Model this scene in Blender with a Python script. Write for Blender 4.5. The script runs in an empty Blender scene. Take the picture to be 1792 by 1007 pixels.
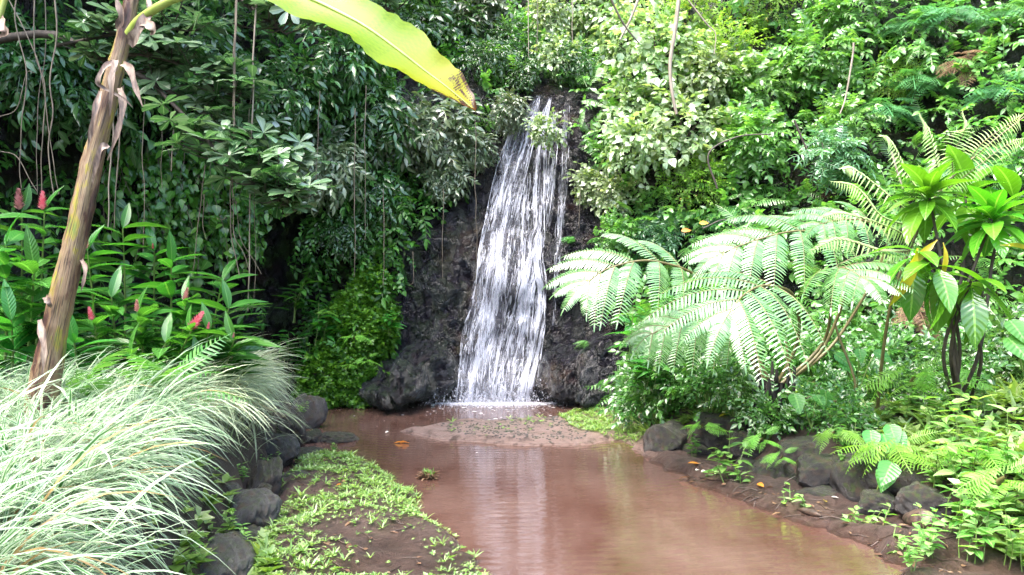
import bpy, bmesh, math
import numpy as np
from mathutils import Vector
from mathutils.bvhtree import BVHTree

rng = np.random.default_rng(11)
scene = bpy.context.scene
COL = scene.collection
CAMZ, F, CX, CY = 1.9, 1406.0, 896.0, 503.5
CAM = Vector((0, 0, CAMZ))


def at(px, py, Y):
    return np.array([(px - CX) / F * Y, Y, CAMZ - (py - CY) / F * Y])


def gp(px, py, z=0.0):
    return at(px, py, (CAMZ - z) * F / (py - CY))


def ray(px, py):
    return Vector(((px - CX) / F, 1.0, -(py - CY) / F)).normalized()


def nrm(a):
    a = np.asarray(a, float)
    return a / np.maximum(np.linalg.norm(a, axis=-1, keepdims=True), 1e-9)


UP = np.array([0, 0, 1.0])


def sstep(a, b, x):
    t = np.clip((x - a) / (b - a), 0, 1)
    return t * t * (3 - 2 * t)


# ------------------------------------------------------------------ noise
def _hash(i, seed):
    h = (i[..., 0] * 374761393 + i[..., 1] * 668265263 + i[..., 2] * 2147483647 + seed * 1274126177) & 0xFFFFFFFF
    h = ((h ^ (h >> 13)) * 1274126177) & 0xFFFFFFFF
    h = (h ^ (h >> 16)) & 0xFFFFFFFF
    return h / 4294967295.0


def vnoise(p, seed=0):
    p = np.asarray(p, float)
    i = np.floor(p).astype(np.int64)
    f = p - i
    f = f * f * (3 - 2 * f)
    r = 0
    for dx in (0, 1):
        for dy in (0, 1):
            for dz in (0, 1):
                w = (f[..., 0] if dx else 1 - f[..., 0]) * (f[..., 1] if dy else 1 - f[..., 1]) * (f[..., 2] if dz else 1 - f[..., 2])
                r = r + w * _hash(i + np.array([dx, dy, dz]), seed)
    return r * 2 - 1


def fbm(p, octaves=4, seed=0, ridge=False):
    s, a, r = 1.0, 1.0, 0
    for o in range(octaves):
        n = vnoise(np.asarray(p) * s, seed + o)
        r = r + a * ((1 - np.abs(n)) * 2 - 1 if ridge else n)
        s *= 2.03
        a *= 0.5
    return r


# ------------------------------------------------------------------ mesh builder
class MB:
    def __init__(s):
        s.V, s.Fc, s.U, s.n = [], [], [], 0

    def add(s, V, Fc, U=None):
        V = np.asarray(V, float).reshape(-1, 3)
        Fc = np.asarray(Fc, np.int64).reshape(-1, 4)
        s.V.append(V)
        s.Fc.append(Fc + s.n)
        s.U.append(np.zeros((len(Fc) * 4, 2)) if U is None else np.asarray(U, float).reshape(-1, 2))
        s.n += len(V)

    def tube(s, pts, rad, n=6, vscale=1.0):
        pts = np.asarray(pts, float)
        k = len(pts)
        rad = np.broadcast_to(np.asarray(rad, float), (k,))
        tan = nrm(np.gradient(pts, axis=0))
        ref = np.array([1.0, 0, 0]) if abs(tan[:, 0]).mean() < .8 else np.array([0, 1.0, 0])
        A = nrm(np.cross(tan, ref))
        B = np.cross(tan, A)
        a = np.arange(n) * 2 * math.pi / n
        V = pts[:, None] + rad[:, None, None] * (np.cos(a)[None, :, None] * A[:, None] + np.sin(a)[None, :, None] * B[:, None])
        i, j = np.meshgrid(np.arange(k - 1), np.arange(n), indexing='ij')
        j2 = (j + 1) % n
        Fc = np.stack([i * n + j, i * n + j2, (i + 1) * n + j2, (i + 1) * n + j], -1).reshape(-1, 4)
        ln = np.r_[0, np.cumsum(np.linalg.norm(np.diff(pts, axis=0), axis=1))] * vscale
        U = np.stack([np.stack([j / n, ln[i]], -1), np.stack([(j + 1) / n, ln[i]], -1), np.stack([(j + 1) / n, ln[i + 1]], -1), np.stack([j / n, ln[i + 1]], -1)], 2).reshape(-1, 2)
        s.add(V, Fc, U)

    def place(s, T, O, D, N, S, SX=None):
        """copies of the template T (dict V,F,U): origin O, long axis D, normal N, size S"""
        O = np.asarray(O, float).reshape(-1, 3)
        m = len(O)
        if m == 0:
            return
        D = nrm(np.broadcast_to(np.asarray(D, float), (m, 3)))
        N = np.broadcast_to(np.asarray(N, float), (m, 3))
        X = nrm(np.cross(D, N))
        Z = np.cross(X, D)
        S = np.broadcast_to(np.asarray(S, float), (m,))[:, None, None]
        SX = 1.0 if SX is None else np.broadcast_to(np.asarray(SX, float), (m,))[:, None, None]
        v = T['V']
        V = O[:, None] + S * (v[None, :, 0:1] * SX * X[:, None] + v[None, :, 1:2] * D[:, None] + v[None, :, 2:3] * Z[:, None])
        nv = len(v)
        Fc = (T['F'][None] + (np.arange(m) * nv)[:, None, None]).reshape(-1, 4)
        s.add(V, Fc, np.tile(T['U'], (m, 1)))

    def placemany(s, Ts, O, D, N, S, r=rng):
        O = np.asarray(O, float).reshape(-1, 3)
        m = len(O)
        pick = r.integers(0, len(Ts), m)
        D = np.broadcast_to(D, (m, 3))
        N = np.broadcast_to(N, (m, 3))
        S = np.broadcast_to(S, (m,))
        for k, T in enumerate(Ts):
            w = pick == k
            s.place(T, O[w], D[w], N[w], S[w])

    def template(s):
        return dict(V=np.concatenate(s.V), F=np.concatenate(s.Fc), U=np.concatenate(s.U))

    def mesh(s, name, mat, origin=(0, 0, 0), smooth=True):
        V = np.concatenate(s.V) - np.asarray(origin, float)
        Fc = np.concatenate(s.Fc)
        U = np.concatenate(s.U)
        me = bpy.data.meshes.new(name)
        me.vertices.add(len(V))
        me.vertices.foreach_set('co', V.astype(np.float32).ravel())
        me.loops.add(len(Fc) * 4)
        me.loops.foreach_set('vertex_index', Fc.astype(np.int32).ravel())
        me.polygons.add(len(Fc))
        me.polygons.foreach_set('loop_start', np.arange(0, len(Fc) * 4, 4, dtype=np.int32))
        me.polygons.foreach_set('loop_total', np.full(len(Fc), 4, np.int32))
        me.polygons.foreach_set('use_smooth', np.full(len(Fc), smooth))
        uv = me.uv_layers.new(name='UVMap')
        uv.data.foreach_set('uv', U.astype(np.float32).ravel())
        me.update(calc_edges=True)
        me.materials.append(mat)
        return me

    def build(s, name, mat, parent=None, origin=None, smooth=True):
        if origin is None:
            origin = tuple(parent.location) if parent is not None else (0, 0, 0)
        return link(name, s.mesh(name, mat, origin, smooth), parent)


def link(name, me, parent=None):
    o = bpy.data.objects.new(name, me)
    COL.objects.link(o)
    if parent is not None:
        o.parent = parent
    return o


def tag(o, label=None, cat=None, group=None, kind=None):
    if label: o['label'] = label
    if cat: o['category'] = cat
    if group: o['group'] = group
    if kind: o['kind'] = kind
    return o


def thing(name, label, cat, loc=(0, 0, 0), rotz=0.0, scale=1.0, group=None):
    o = bpy.data.objects.new(name, None)
    COL.objects.link(o)
    o.empty_display_size = .1
    o.location = loc
    o.rotation_euler = (0, 0, rotz)
    o.scale = (scale,) * 3 if np.isscalar(scale) else scale
    return tag(o, label, cat, group)


def curve(pts, n=24):
    """Catmull-Rom through pts"""
    P = np.asarray(pts, float)
    if len(P) == 2:
        t = np.linspace(0, 1, n)[:, None]
        return P[0] * (1 - t) + P[1] * t
    P = np.vstack([2 * P[0] - P[1], P, 2 * P[-1] - P[-2]])
    m = len(P) - 3
    u = np.linspace(0, m - 1e-6, n)
    i = u.astype(int)
    t = (u - i)[:, None]
    a, b, c, d = P[i], P[i + 1], P[i + 2], P[i + 3]
    return .5 * (2 * b + (c - a) * t + (2 * a - 5 * b + 4 * c - d) * t ** 2 + (3 * b - a - 3 * c + d) * t ** 3)


def lerp_rows(px_rows, ys):
    a = np.asarray(px_rows, float)
    return [np.interp(ys, a[:, 0], a[:, k]) for k in range(1, a.shape[1])]


# ------------------------------------------------------------------ materials
class NT:
    def __init__(s, name):
        s.m = bpy.data.materials.new(name)
        s.m.use_nodes = True
        s.t = s.m.node_tree
        s.t.nodes.clear()
        s.out = s.n('ShaderNodeOutputMaterial')

    def n(s, typ, **kw):
        nd = s.t.nodes.new(typ)
        for k, v in kw.items():
            if hasattr(nd, k) and not k[0].isupper():
                setattr(nd, k, v)
            else:
                nd.inputs[k.replace('_', ' ')].default_value = v
        return nd

    def l(s, a, b):
        s.t.links.new(a, b)

    def val(s, x, sock):
        if hasattr(x, 'links') or hasattr(x, 'is_linked'):
            s.l(x, sock)
        else:
            sock.default_value = x

    def math(s, op, a, b=0.0, clamp=False):
        nd = s.n('ShaderNodeMath', operation=op, use_clamp=clamp)
        s.val(a, nd.inputs[0]); s.val(b, nd.inputs[1])
        return nd.outputs[0]

    def ramp(s, fac, stops, interp='LINEAR'):
        nd = s.n('ShaderNodeValToRGB')
        nd.color_ramp.interpolation = interp
        e = nd.color_ramp.elements
        while len(e) < len(stops): e.new(.5)
        for el, (p, c) in zip(e, stops):
            el.position = p
            el.color = (*c, 1) if len(c) == 3 else c
        s.l(fac, nd.inputs[0])
        return nd.outputs[0]

    def mix(s, fac, a, b, blend='MIX'):
        nd = s.n('ShaderNodeMix', data_type='RGBA', blend_type=blend)
        s.val(fac, nd.inputs[0]); s.val(a if not isinstance(a, tuple) else (*a, 1), nd.inputs[6]); s.val(b if not isinstance(b, tuple) else (*b, 1), nd.inputs[7])
        return nd.outputs[2]

    def noise(s, vec, scale, detail=4, rough=.55, out='Fac'):
        nd = s.n('ShaderNodeTexNoise')
        nd.inputs['Scale'].default_value = scale
        nd.inputs['Detail'].default_value = detail
        nd.inputs['Roughness'].default_value = rough
        if vec is not None: s.l(vec, nd.inputs['Vector'])
        return nd.outputs[out]

    def mapping(s, vec, scale=(1, 1, 1)):
        nd = s.n('ShaderNodeMapping')
        nd.inputs['Scale'].default_value = scale
        s.l(vec, nd.inputs['Vector'])
        return nd.outputs[0]

    def coord(s, which='Object'):
        return s.n('ShaderNodeTexCoord').outputs[which]

    def bump(s, h, strength=.5, dist=.02):
        nd = s.n('ShaderNodeBump')
        nd.inputs['Strength'].default_value = strength
        nd.inputs['Distance'].default_value = dist
        s.l(h, nd.inputs['Height'])
        return nd.outputs[0]

    def principled(s, col, rough=.5, normal=None, spec=.5):
        p = s.n('ShaderNodeBsdfPrincipled')
        s.val((*col, 1) if isinstance(col, tuple) else col, p.inputs['Base Color'])
        s.val(rough, p.inputs['Roughness'])
        p.inputs['Specular IOR Level'].default_value = spec
        if normal is not None: s.l(normal, p.inputs['Normal'])
        return p

    def done(s, sh):
        s.l(sh, s.out.inputs['Surface'])
        return s.m


def leafmat(name, cols, rough=.35, trans=.35, rib=None, spec=.5, tint=(1.5, 1.6, .6), odd=None, veins=0):
    t = NT(name)
    g = t.n('ShaderNodeNewGeometry')
    stops = [(i / max(1, len(cols) - 1) * (.97 if odd else 1), c) for i, c in enumerate(cols)]
    if odd: stops.append((.996, odd))
    c = t.ramp(g.outputs['Random Per Island'], stops)
    oi = t.n('ShaderNodeObjectInfo')
    hv = t.n('ShaderNodeHueSaturation')
    t.l(t.math('ADD', t.math('MULTIPLY', oi.outputs['Random'], .35), .83), hv.inputs['Value'])
    t.l(t.math('ADD', t.math('MULTIPLY', oi.outputs['Random'], .024), .488), hv.inputs['Hue'])
    t.l(c, hv.inputs['Color'])
    c = hv.outputs[0]
    uv = t.n('ShaderNodeSeparateXYZ')
    t.l(t.n('ShaderNodeUVMap').outputs[0], uv.inputs[0])
    du = t.math('ABSOLUTE', t.math('SUBTRACT', uv.outputs[0], .5))
    normal = None
    if rib:
        c = t.mix(t.math('LESS_THAN', du, .045), c, rib)
    if veins:
        w = t.math('SINE', t.math('MULTIPLY', t.math('SUBTRACT', uv.outputs[1], t.math('MULTIPLY', du, .35)), veins))
        normal = t.bump(w, .35, .004)
        c = t.mix(t.math('MULTIPLY', t.math('GREATER_THAN', w, .8), .3), c, t.mix(.5, c, rib or (.2, .35, .1)))
    p = t.principled(c, rough, normal, spec)
    tr = t.n('ShaderNodeBsdfTranslucent')
    t.l(t.mix(1.0, c, tint, 'MULTIPLY'), tr.inputs['Color'])
    mx = t.n('ShaderNodeMixShader')
    mx.inputs[0].default_value = trans
    t.l(p.outputs[0], mx.inputs[1]); t.l(tr.outputs[0], mx.inputs[2])
    return t.done(mx.outputs[0])


def barkmat(name, a, b, scale=30, rough=.7, stretch=(1, 1, .15), bumps=.4):
    t = NT(name)
    v = t.mapping(t.coord(), stretch)
    n = t.noise(v, scale, 5)
    c = t.ramp(n, [(.3, a), (.7, b)])
    return t.done(t.principled(c, rough, t.bump(n, bumps, .01)).outputs[0])


MAT = {}
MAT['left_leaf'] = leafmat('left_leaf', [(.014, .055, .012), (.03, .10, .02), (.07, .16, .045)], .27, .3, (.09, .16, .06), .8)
MAT['left_glare'] = leafmat('left_glare', [(.035, .08, .03), (.085, .13, .065), (.16, .20, .125)], .3, .25, (.18, .21, .12), .8)  # left leaf paled to grey-green: sky gloss painted into the colour
MAT['vine_leaf'] = leafmat('vine_leaf', [(.018, .085, .012), (.045, .16, .02), (.10, .25, .035)], .28, .4, (.1, .2, .05))
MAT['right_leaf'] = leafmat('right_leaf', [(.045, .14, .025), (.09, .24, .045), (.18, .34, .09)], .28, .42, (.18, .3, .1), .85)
MAT['bush_leaf'] = leafmat('bush_leaf', [(.018, .075, .012), (.045, .14, .025), (.10, .23, .05)], .26, .38, (.12, .22, .07), .9)  # darker bush green, partly the shade under the tree fern put into colour
MAT['right_blue'] = leafmat('right_blue', [(.04, .13, .05), (.08, .21, .09), (.15, .28, .16)], .27, .35, (.15, .25, .15), .9)
MAT['right_yellow'] = leafmat('right_yellow', [(.11, .24, .02), (.17, .32, .04), (.24, .39, .07)], .35, .45, (.25, .35, .1), .5, odd=(.45, .30, .04))
MAT['pale_leaf'] = leafmat('pale_leaf', [(.12, .21, .08), (.22, .31, .15), (.34, .41, .27)], .27, .35, (.3, .36, .22), .9, odd=(.3, .4, .06))  # pale-leaved shrub, its tone raised further to paint white glare
MAT['shade_leaf'] = leafmat('shade_leaf', [(.008, .045, .006), (.018, .085, .01), (.045, .15, .02), (.09, .22, .04)], .38, .35, (.08, .16, .04), .4)  # darker greens put the shade of the left cliff into the leaves
MAT['fern_leaf'] = leafmat('fern_leaf', [(.06, .19, .05), (.09, .24, .06), (.13, .28, .08)], .36, .4, None, .5)
MAT['fern_blue'] = leafmat('fern_blue', [(.035, .15, .05), (.07, .22, .08), (.12, .28, .12)], .36, .35, None, .5)
MAT['fern_bright'] = leafmat('fern_bright', [(.14, .33, .05), (.2, .42, .07)], .4, .5, None, .45)
MAT['tree_fern_leaf'] = leafmat('tree_fern_leaf', [(.07, .20, .06), (.11, .25, .09), (.16, .30, .13)], .24, .34, (.2, .34, .14), 1.0)
MAT['thin_fern_leaf'] = leafmat('thin_fern_leaf', [(.30, .44, .15), (.38, .50, .22)], .35, .45, None, .6)
MAT['ti_leaf'] = leafmat('ti_leaf', [(.035, .16, .01), (.07, .24, .015), (.13, .33, .025)], .2, .32, (.16, .34, .05), .8, veins=60)
MAT['yellow_leaf'] = leafmat('yellow_leaf', [(.42, .36, .02), (.5, .40, .03), (.35, .38, .03)], .35, .5)
MAT['ginger_leaf'] = leafmat('ginger_leaf', [(.016, .095, .014), (.03, .14, .02), (.06, .20, .035)], .25, .35, (.1, .26, .06), .6, veins=70)
MAT['ginger_flower'] = leafmat('ginger_flower', [(.46, .09, .15), (.52, .17, .23), (.52, .28, .32)], .4, .4, None, .5, (1.2, .8, .8))
MAT['ginger_faded'] = leafmat('ginger_faded', [(.36, .16, .17), (.46, .27, .26), (.14, .06, .05)], .5, .3, None, .4, (1.2, .8, .8))
MAT['ground_leaf'] = leafmat('ground_leaf', [(.08, .18, .03), (.15, .27, .06), (.29, .40, .15)], .3, .4, None, .7)
MAT['moss_leaf'] = leafmat('moss_leaf', [(.02, .075, .006), (.06, .15, .012), (.13, .25, .025)], .35, .35, None, .4)
MAT['seedling_leaf'] = leafmat('seedling_leaf', [(.08, .22, .04), (.15, .31, .07), (.30, .43, .19)], .3, .45, (.36, .48, .2), .5)
MAT['taro_leaf'] = leafmat('taro_leaf', [(.04, .17, .03), (.07, .23, .045)], .3, .45, (.14, .3, .08), .6, veins=40)
MAT['dry_leaf'] = leafmat('dry_leaf', [(.07, .038, .022), (.14, .08, .045), (.21, .14, .08)], .6, .3, None, .3, (1.2, 1, .8))
MAT['orange_leaf'] = leafmat('orange_leaf', [(.5, .2, .02), (.62, .3, .04)], .4, .4, None, .4, (1.2, 1, .8))
MAT['white_petal'] = leafmat('white_petal', [(.75, .72, .62), (.8, .78, .72)], .4, .3, None, .4, (1, 1, 1))
MAT['tree_leaf'] = leafmat('tree_leaf', [(.035, .12, .03), (.08, .17, .075), (.19, .26, .18)], .25, .28, (.18, .26, .14), 1.0, tint=(1.0, 1.3, .7))  # greyish pale tones paint the glare on the upper leaf faces

MAT['dark_wood'] = barkmat('dark_wood', (.018, .014, .011), (.06, .045, .032))
MAT['pale_wood'] = barkmat('pale_wood', (.12, .095, .07), (.27, .23, .18))
MAT['vine_wood'] = barkmat('vine_wood', (.05, .04, .028), (.17, .14, .10), 60)
MAT['green_stem'] = barkmat('green_stem', (.06, .12, .02), (.13, .19, .04), 20, .45)
MAT['brown_stem'] = barkmat('brown_stem', (.07, .055, .02), (.15, .13, .05), 20, .5)
MAT['red_stem'] = barkmat('red_stem', (.04, .03, .02), (.09, .05, .035), 20, .5)
MAT['drift_wood'] = barkmat('drift_wood', (.012, .008, .006), (.075, .045, .032), 26, .5, (.4, 1, 1), 1.0)


def grassmat(name, edge, mid):
    t = NT(name)
    uv = t.n('ShaderNodeSeparateXYZ')
    t.l(t.n('ShaderNodeUVMap').outputs[0], uv.inputs[0])
    g = t.n('ShaderNodeNewGeometry')
    r = g.outputs['Random Per Island']
    du = t.math('ABSOLUTE', t.math('SUBTRACT', uv.outputs[0], .5))
    wid = t.math('ADD', t.math('MULTIPLY', r, .26), .08)
    c = t.mix(t.math('LESS_THAN', du, wid), edge, mid)
    c = t.mix(t.math('GREATER_THAN', r, .968), c, (.30, .20, .08))
    c = t.mix(t.ramp(uv.outputs[1], [(.0, (1, 1, 1)), (.25, (0, 0, 0))]), c, (.14, .22, .06))
    p = t.principled(c, .4)
    tr = t.n('ShaderNodeBsdfTranslucent')
    t.l(c, tr.inputs['Color'])
    mx = t.n('ShaderNodeMixShader'); mx.inputs[0].default_value = .35
    t.l(p.outputs[0], mx.inputs[1]); t.l(tr.outputs[0], mx.inputs[2])
    return t.done(mx.outputs[0])


MAT['grass_near'] = grassmat('grass_near', (.43, .52, .37), (.05, .16, .035))
MAT['grass_far'] = grassmat('grass_far', (.66, .72, .50), (.16, .26, .09))


def rockmat(name, a, b, moss=0.35, tex=1.0):
    t = NT(name)
    co = t.coord()
    n1 = t.noise(co, 3.0 * tex, 6, .6)
    n2 = t.ramp(t.noise(co, 34 * tex, 8, .75), [(.36, (0,) * 3), (.64, (1,) * 3)])
    vor = t.n('ShaderNodeTexVoronoi'); vor.inputs['Scale'].default_value = 42 * tex; t.l(co, vor.inputs['Vector'])
    c = t.mix(n2, a, b)
    c = t.mix(t.ramp(n1, [(.4, (0, 0, 0)), (.75, (1, 1, 1))]), c, tuple(x * .5 for x in a))
    c = t.mix(t.ramp(t.noise(co, 2.2, 6, .7), [(.5, (0,) * 3), (.64, (.85,) * 3)]), c, (.06, .034, .022))
    g = t.n('ShaderNodeNewGeometry')
    sep = t.n('ShaderNodeSeparateXYZ'); t.l(g.outputs['Normal'], sep.inputs[0])
    mk = t.math('MULTIPLY', t.ramp(t.noise(co, 7, 6, .7), [(.48, (0, 0, 0)), (.6, (1, 1, 1))]), t.ramp(sep.outputs[2], [(.0, (0, 0, 0)), (.6, (1, 1, 1))]))
    c = t.mix(t.math('MULTIPLY', mk, moss), c, (.035, .055, .012))
    h = t.math('ADD', t.math('MULTIPLY', n2, 1.0), t.math('MULTIPLY', vor.outputs['Distance'], .5))
    rough = t.ramp(n1, [(.35, (.22,) * 3), (.7, (.6,) * 3)])
    return t.done(t.principled(c, rough, t.bump(h, .6, .03 / tex), .5).outputs[0])


MAT['boulder'] = rockmat('boulder', (.008, .007, .008), (.055, .046, .045), .8, 1.0)
MAT['boulder_grey'] = rockmat('boulder_grey', (.02, .018, .02), (.095, .088, .09), .6, 1.0)

# ------------------------------------------------------------------ terrain
POLY = {}
POLY['left_mud'] = np.array([gp(x, y, .08)[:2] for x, y in [(430, 1040), (465, 880), (505, 800), (560, 780), (598, 782), (640, 795), (690, 822), (738, 850), (768, 885), (822, 925), (850, 960), (882, 1010)]] + [[.1, 4.4], [.6, 3.2], [1.6, 1.5], [2.2, -6], [-4, -6], [-4, 4]])
POLY['sandbar'] = np.array([gp(x, y, .03)[:2] for x, y in [(688, 752), (740, 741), (850, 734), (960, 730), (1000, 722), (1080, 716), (1200, 716), (1200, 760), (1130, 782), (1085, 768), (1010, 778), (900, 777), (790, 768)]])
POLY['right_mud'] = np.array([gp(x, y, .05)[:2] for x, y in [(1085, 770), (1100, 790), (1150, 816), (1230, 850), (1310, 883), (1400, 917), (1495, 947), (1508, 972), (1548, 1012)]] + [[2.5, 3.5], [2.7, 1.5], [3.2, -6], [40, -6], [40, 30], [3, 30], [1.9, 13], [1.7, 12], [1.5, 11]])
POLY['right_bank'] = np.array([gp(x, y, .05)[:2] for x, y in [(1075, 745), (1120, 770), (1150, 797), (1250, 805), (1290, 835), (1400, 862), (1500, 893), (1610, 925), (1740, 975)]] + [[4.4, 4.6], [4.6, 2], [5, -6], [40, -6], [40, 30], [3, 30], [2.2, 13], [2.0, 12]])
POLY['left_bank'] = np.array([[-2.85, 11.2], [-2.75, 10.4], [-2.55, 9.2], [-2.35, 8.3], [-2.25, 7.4], [-2.02, 6.4], [-1.85, 5.4], [-1.65, 4.6], [-1.45, 3.6], [-1.3, 2.4], [-1.4, 1.0], [-2, -6], [-40, -6], [-40, 30], [-6, 30], [-4.6, 13.5], [-3.6, 11.7]])


def sdist(poly, P):
    """signed distance, positive inside"""
    a, b = poly, np.roll(poly, -1, 0)
    d2 = np.full(len(P), 1e18)
    inside = np.zeros(len(P), bool)
    for (ax, ay), (bx, by) in zip(a, b):
        ex, ey = bx - ax, by - ay
        t = np.clip(((P[:, 0] - ax) * ex + (P[:, 1] - ay) * ey) / (ex * ex + ey * ey + 1e-12), 0, 1)
        d2 = np.minimum(d2, (P[:, 0] - ax - t * ex) ** 2 + (P[:, 1] - ay - t * ey) ** 2)
        c = ((ay > P[:, 1]) != (by > P[:, 1]))
        with np.errstate(divide='ignore', invalid='ignore'):
            xi = ax + (P[:, 1] - ay) / (by - ay + 1e-15) * ex
        inside ^= c & (P[:, 0] < xi)
    d = np.sqrt(d2)
    return np.where(inside, d, -d)


def ground_h(P):
    P = np.asarray(P, float)
    P3 = np.c_[P, np.zeros(len(P))]
    n = fbm(P3 * 1.7, 4, 3)
    nf = fbm(P3 * 7, 3, 9)
    wob = .07 * n + .02 * nf
    h = np.full(len(P), -.32)
    d = sdist(POLY['sandbar'], P) + wob
    h = np.maximum(h, -.32 + (.385 + .02 * n) * sstep(-.5, .2, d))
    d = sdist(POLY['left_mud'], P) + wob * .7
    h = np.maximum(h, -.32 + (.41 + .035 * n + .012 * nf) * sstep(-.3, .22, d))
    d = sdist(POLY['right_mud'], P) + wob
    h = np.maximum(h, -.32 + (.40 + .04 * n + .02 * nf) * sstep(-.35, .3, d))
    d = sdist(POLY['right_bank'], P)
    h = h + (.30 + .05 * n) * sstep(.2, .6, d) + .1 * np.clip(d - .5, 0, 8)
    d = sdist(POLY['left_bank'], P)
    h = np.maximum(h, -.32 + (1.12 + .06 * n) * sstep(-.05, .45, d))
    return h + .004 * nf + .012 * vnoise(P3 * 6.5, 17) * (h > -.05)


def axis(lo, hi, step, far):
    core = np.arange(lo, hi + step / 2, step)
    o = np.geomspace(step * 2, far, 22)
    return np.r_[(lo - o)[::-1], core, hi + o]


gx, gy = axis(-6.5, 8.0, .055, 190), axis(2.2, 14.4, .055, 190)
GX, GY = np.meshgrid(gx, gy, indexing='ij')
GP = np.c_[GX.ravel(), GY.ravel()]
GZ = ground_h(GP)


def gridfaces(a, b):
    i, j = np.meshgrid(np.arange(a - 1), np.arange(b - 1), indexing='ij')
    return np.stack([i * b + j, (i + 1) * b + j, (i + 1) * b + j + 1, i * b + j + 1], -1).reshape(-1, 4)


mb = MB()
GV, GF = np.c_[GP, GZ], gridfaces(len(gx), len(gy))
mb.add(GV, GF)
t = NT('mud')
co = t.coord()
sep = t.n('ShaderNodeSeparateXYZ'); t.l(co, sep.inputs[0])
n1, n2, n3 = t.noise(co, 1.6, 6, .6), t.noise(co, 26, 8, .78), t.noise(co, 140, 3, .6)
c = t.ramp(t.math('ADD', t.math('MULTIPLY', n1, .5), t.math('MULTIPLY', n2, .5)), [(.34, (.022, .011, .008)), (.5, (.07, .038, .028)), (.66, (.13, .085, .068))])
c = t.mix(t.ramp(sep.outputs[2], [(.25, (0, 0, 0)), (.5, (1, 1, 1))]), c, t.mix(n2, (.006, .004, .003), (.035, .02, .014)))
c = t.mix(t.math('MULTIPLY', t.math('GREATER_THAN', n3, .62), .55), c, (.2, .16, .15))
c = t.mix(t.ramp(sep.outputs[2], [(.0, (1,) * 3), (.022, (0,) * 3)]), c, (.06, .03, .021))
rough = t.ramp(sep.outputs[2], [(.0, (.2,) * 3), (.12, (.62,) * 3)])
n4 = t.noise(co, 9, 4, .6)
snd = t.math('MULTIPLY', t.ramp(t.math('MULTIPLY', sep.outputs[1], .1), [(.88, (0,) * 3), (.96, (1,) * 3)]), t.ramp(t.math('ADD', t.math('MULTIPLY', sep.outputs[0], .2), .5), [(.1, (0,) * 3), (.2, (1,) * 3), (.8, (1,) * 3), (.95, (0,) * 3)]))
c = t.mix(t.math('MULTIPLY', snd, .9), c, t.mix(n2, (.19, .12, .10), (.36, .26, .23)))
hh = t.math('ADD', t.math('ADD', n2, t.math('MULTIPLY', n3, .5)), t.math('MULTIPLY', n4, 1.5))
c = t.mix(t.ramp(n4, [(.35, (.75,) * 3), (.5, (0,) * 3)]), c, (.03, .016, .011))
MAT['mud'] = t.done(t.principled(c, rough, t.bump(hh, 1.0, .06), .5).outputs[0])
ground = tag(mb.build('ground', MAT['mud']), 'reddish brown muddy ground beside the stream', kind='structure')
GBVH = BVHTree.FromPolygons([tuple(v) for v in GV], [tuple(f) for f in GF])


def hitg(px, py):
    loc, n, i, d = GBVH.ray_cast(CAM, ray(px, py), 80)
    return np.array(loc) if loc is not None else gp(px, max(py, 520))


def gz(x, y):
    return float(ground_h(np.array([[x, y]]))[0])


# cliff: a wall sweeping round the pool, leaning back on the right, undercut on the left
CP = np.array([(-14, -6), (-10, 3), (-7.8, 8), (-5.9, 11), (-4.0, 12.9), (-2.3, 13.35), (-.8, 13.4), (.4, 13.4), (1.5, 13.25), (2.7, 12.6), (4.0, 11.9), (5.6, 11.2), (7.8, 9.4), (9.8, 5), (13, -6)])
cs = curve(CP, 2400)
ln = np.r_[0, np.cumsum(np.linalg.norm(np.diff(cs, axis=0), axis=1))]
xs_ = cs[:, 0]
dens = np.where((xs_ > -2.9) & (xs_ < 2.5) & (cs[:, 1] > 12), 30.0, np.where(cs[:, 1] > 8, 9.0, 3.0))
cum = np.r_[0, np.cumsum(np.diff(ln) * dens[1:])]
k = int(cum[-1])
ss = np.interp(np.linspace(0, cum[-1], k), cum, ln)
cx_, cy_ = np.interp(ss, ln, cs[:, 0]), np.interp(ss, ln, cs[:, 1])
tx, ty = np.gradient(cx_, ss), np.gradient(cy_, ss)
tl = np.hypot(tx, ty)
ox, oy = -ty / tl, tx / tl           # outward (away from the pool)
zz = np.r_[np.linspace(-.6, 6.2, 205), np.linspace(6.35, 11.5, 30)]
SX_, ZZ_ = np.meshgrid(np.arange(k), zz, indexing='ij')
bx, by = cx_[SX_], cy_[SX_]
rightness = sstep(1.0, 4.0, bx) * (by > -4)
leftness = 1 - sstep(-3.6, -2.0, bx)
mid = sstep(-2.6, -1.6, bx) * (1 - sstep(1.3, 2.4, bx))
zpos = np.clip(ZZ_, 0, None)
off = zpos * (.16 + .22 * rightness - .22 * leftness + .05 * mid)
off += np.clip(ZZ_ - 5.35, 0, 1.3) * 1.2 * mid                       # the lip of the fall
off += leftness * .9 * (1 - sstep(.8, 3.0, ZZ_))                       # undercut on the left
P3 = np.stack([bx, by, ZZ_], -1)
lump = fbm(P3 * np.array([.9, .9, .8]), 3, 21)
rid = fbm(P3 * np.array([2.6, 2.6, 2.0]), 4, 33, ridge=True)
fine = fbm(P3 * 8.5, 3, 41)
rockz = mid
blk = fbm(P3 * np.array([1.7, 1.7, 3.6]) + 5, 3, 51)
off += -.26 * lump - (.085 * rid + .04 * fine + .07 * np.abs(blk)) * (.35 + .65 * rockz)
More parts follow.
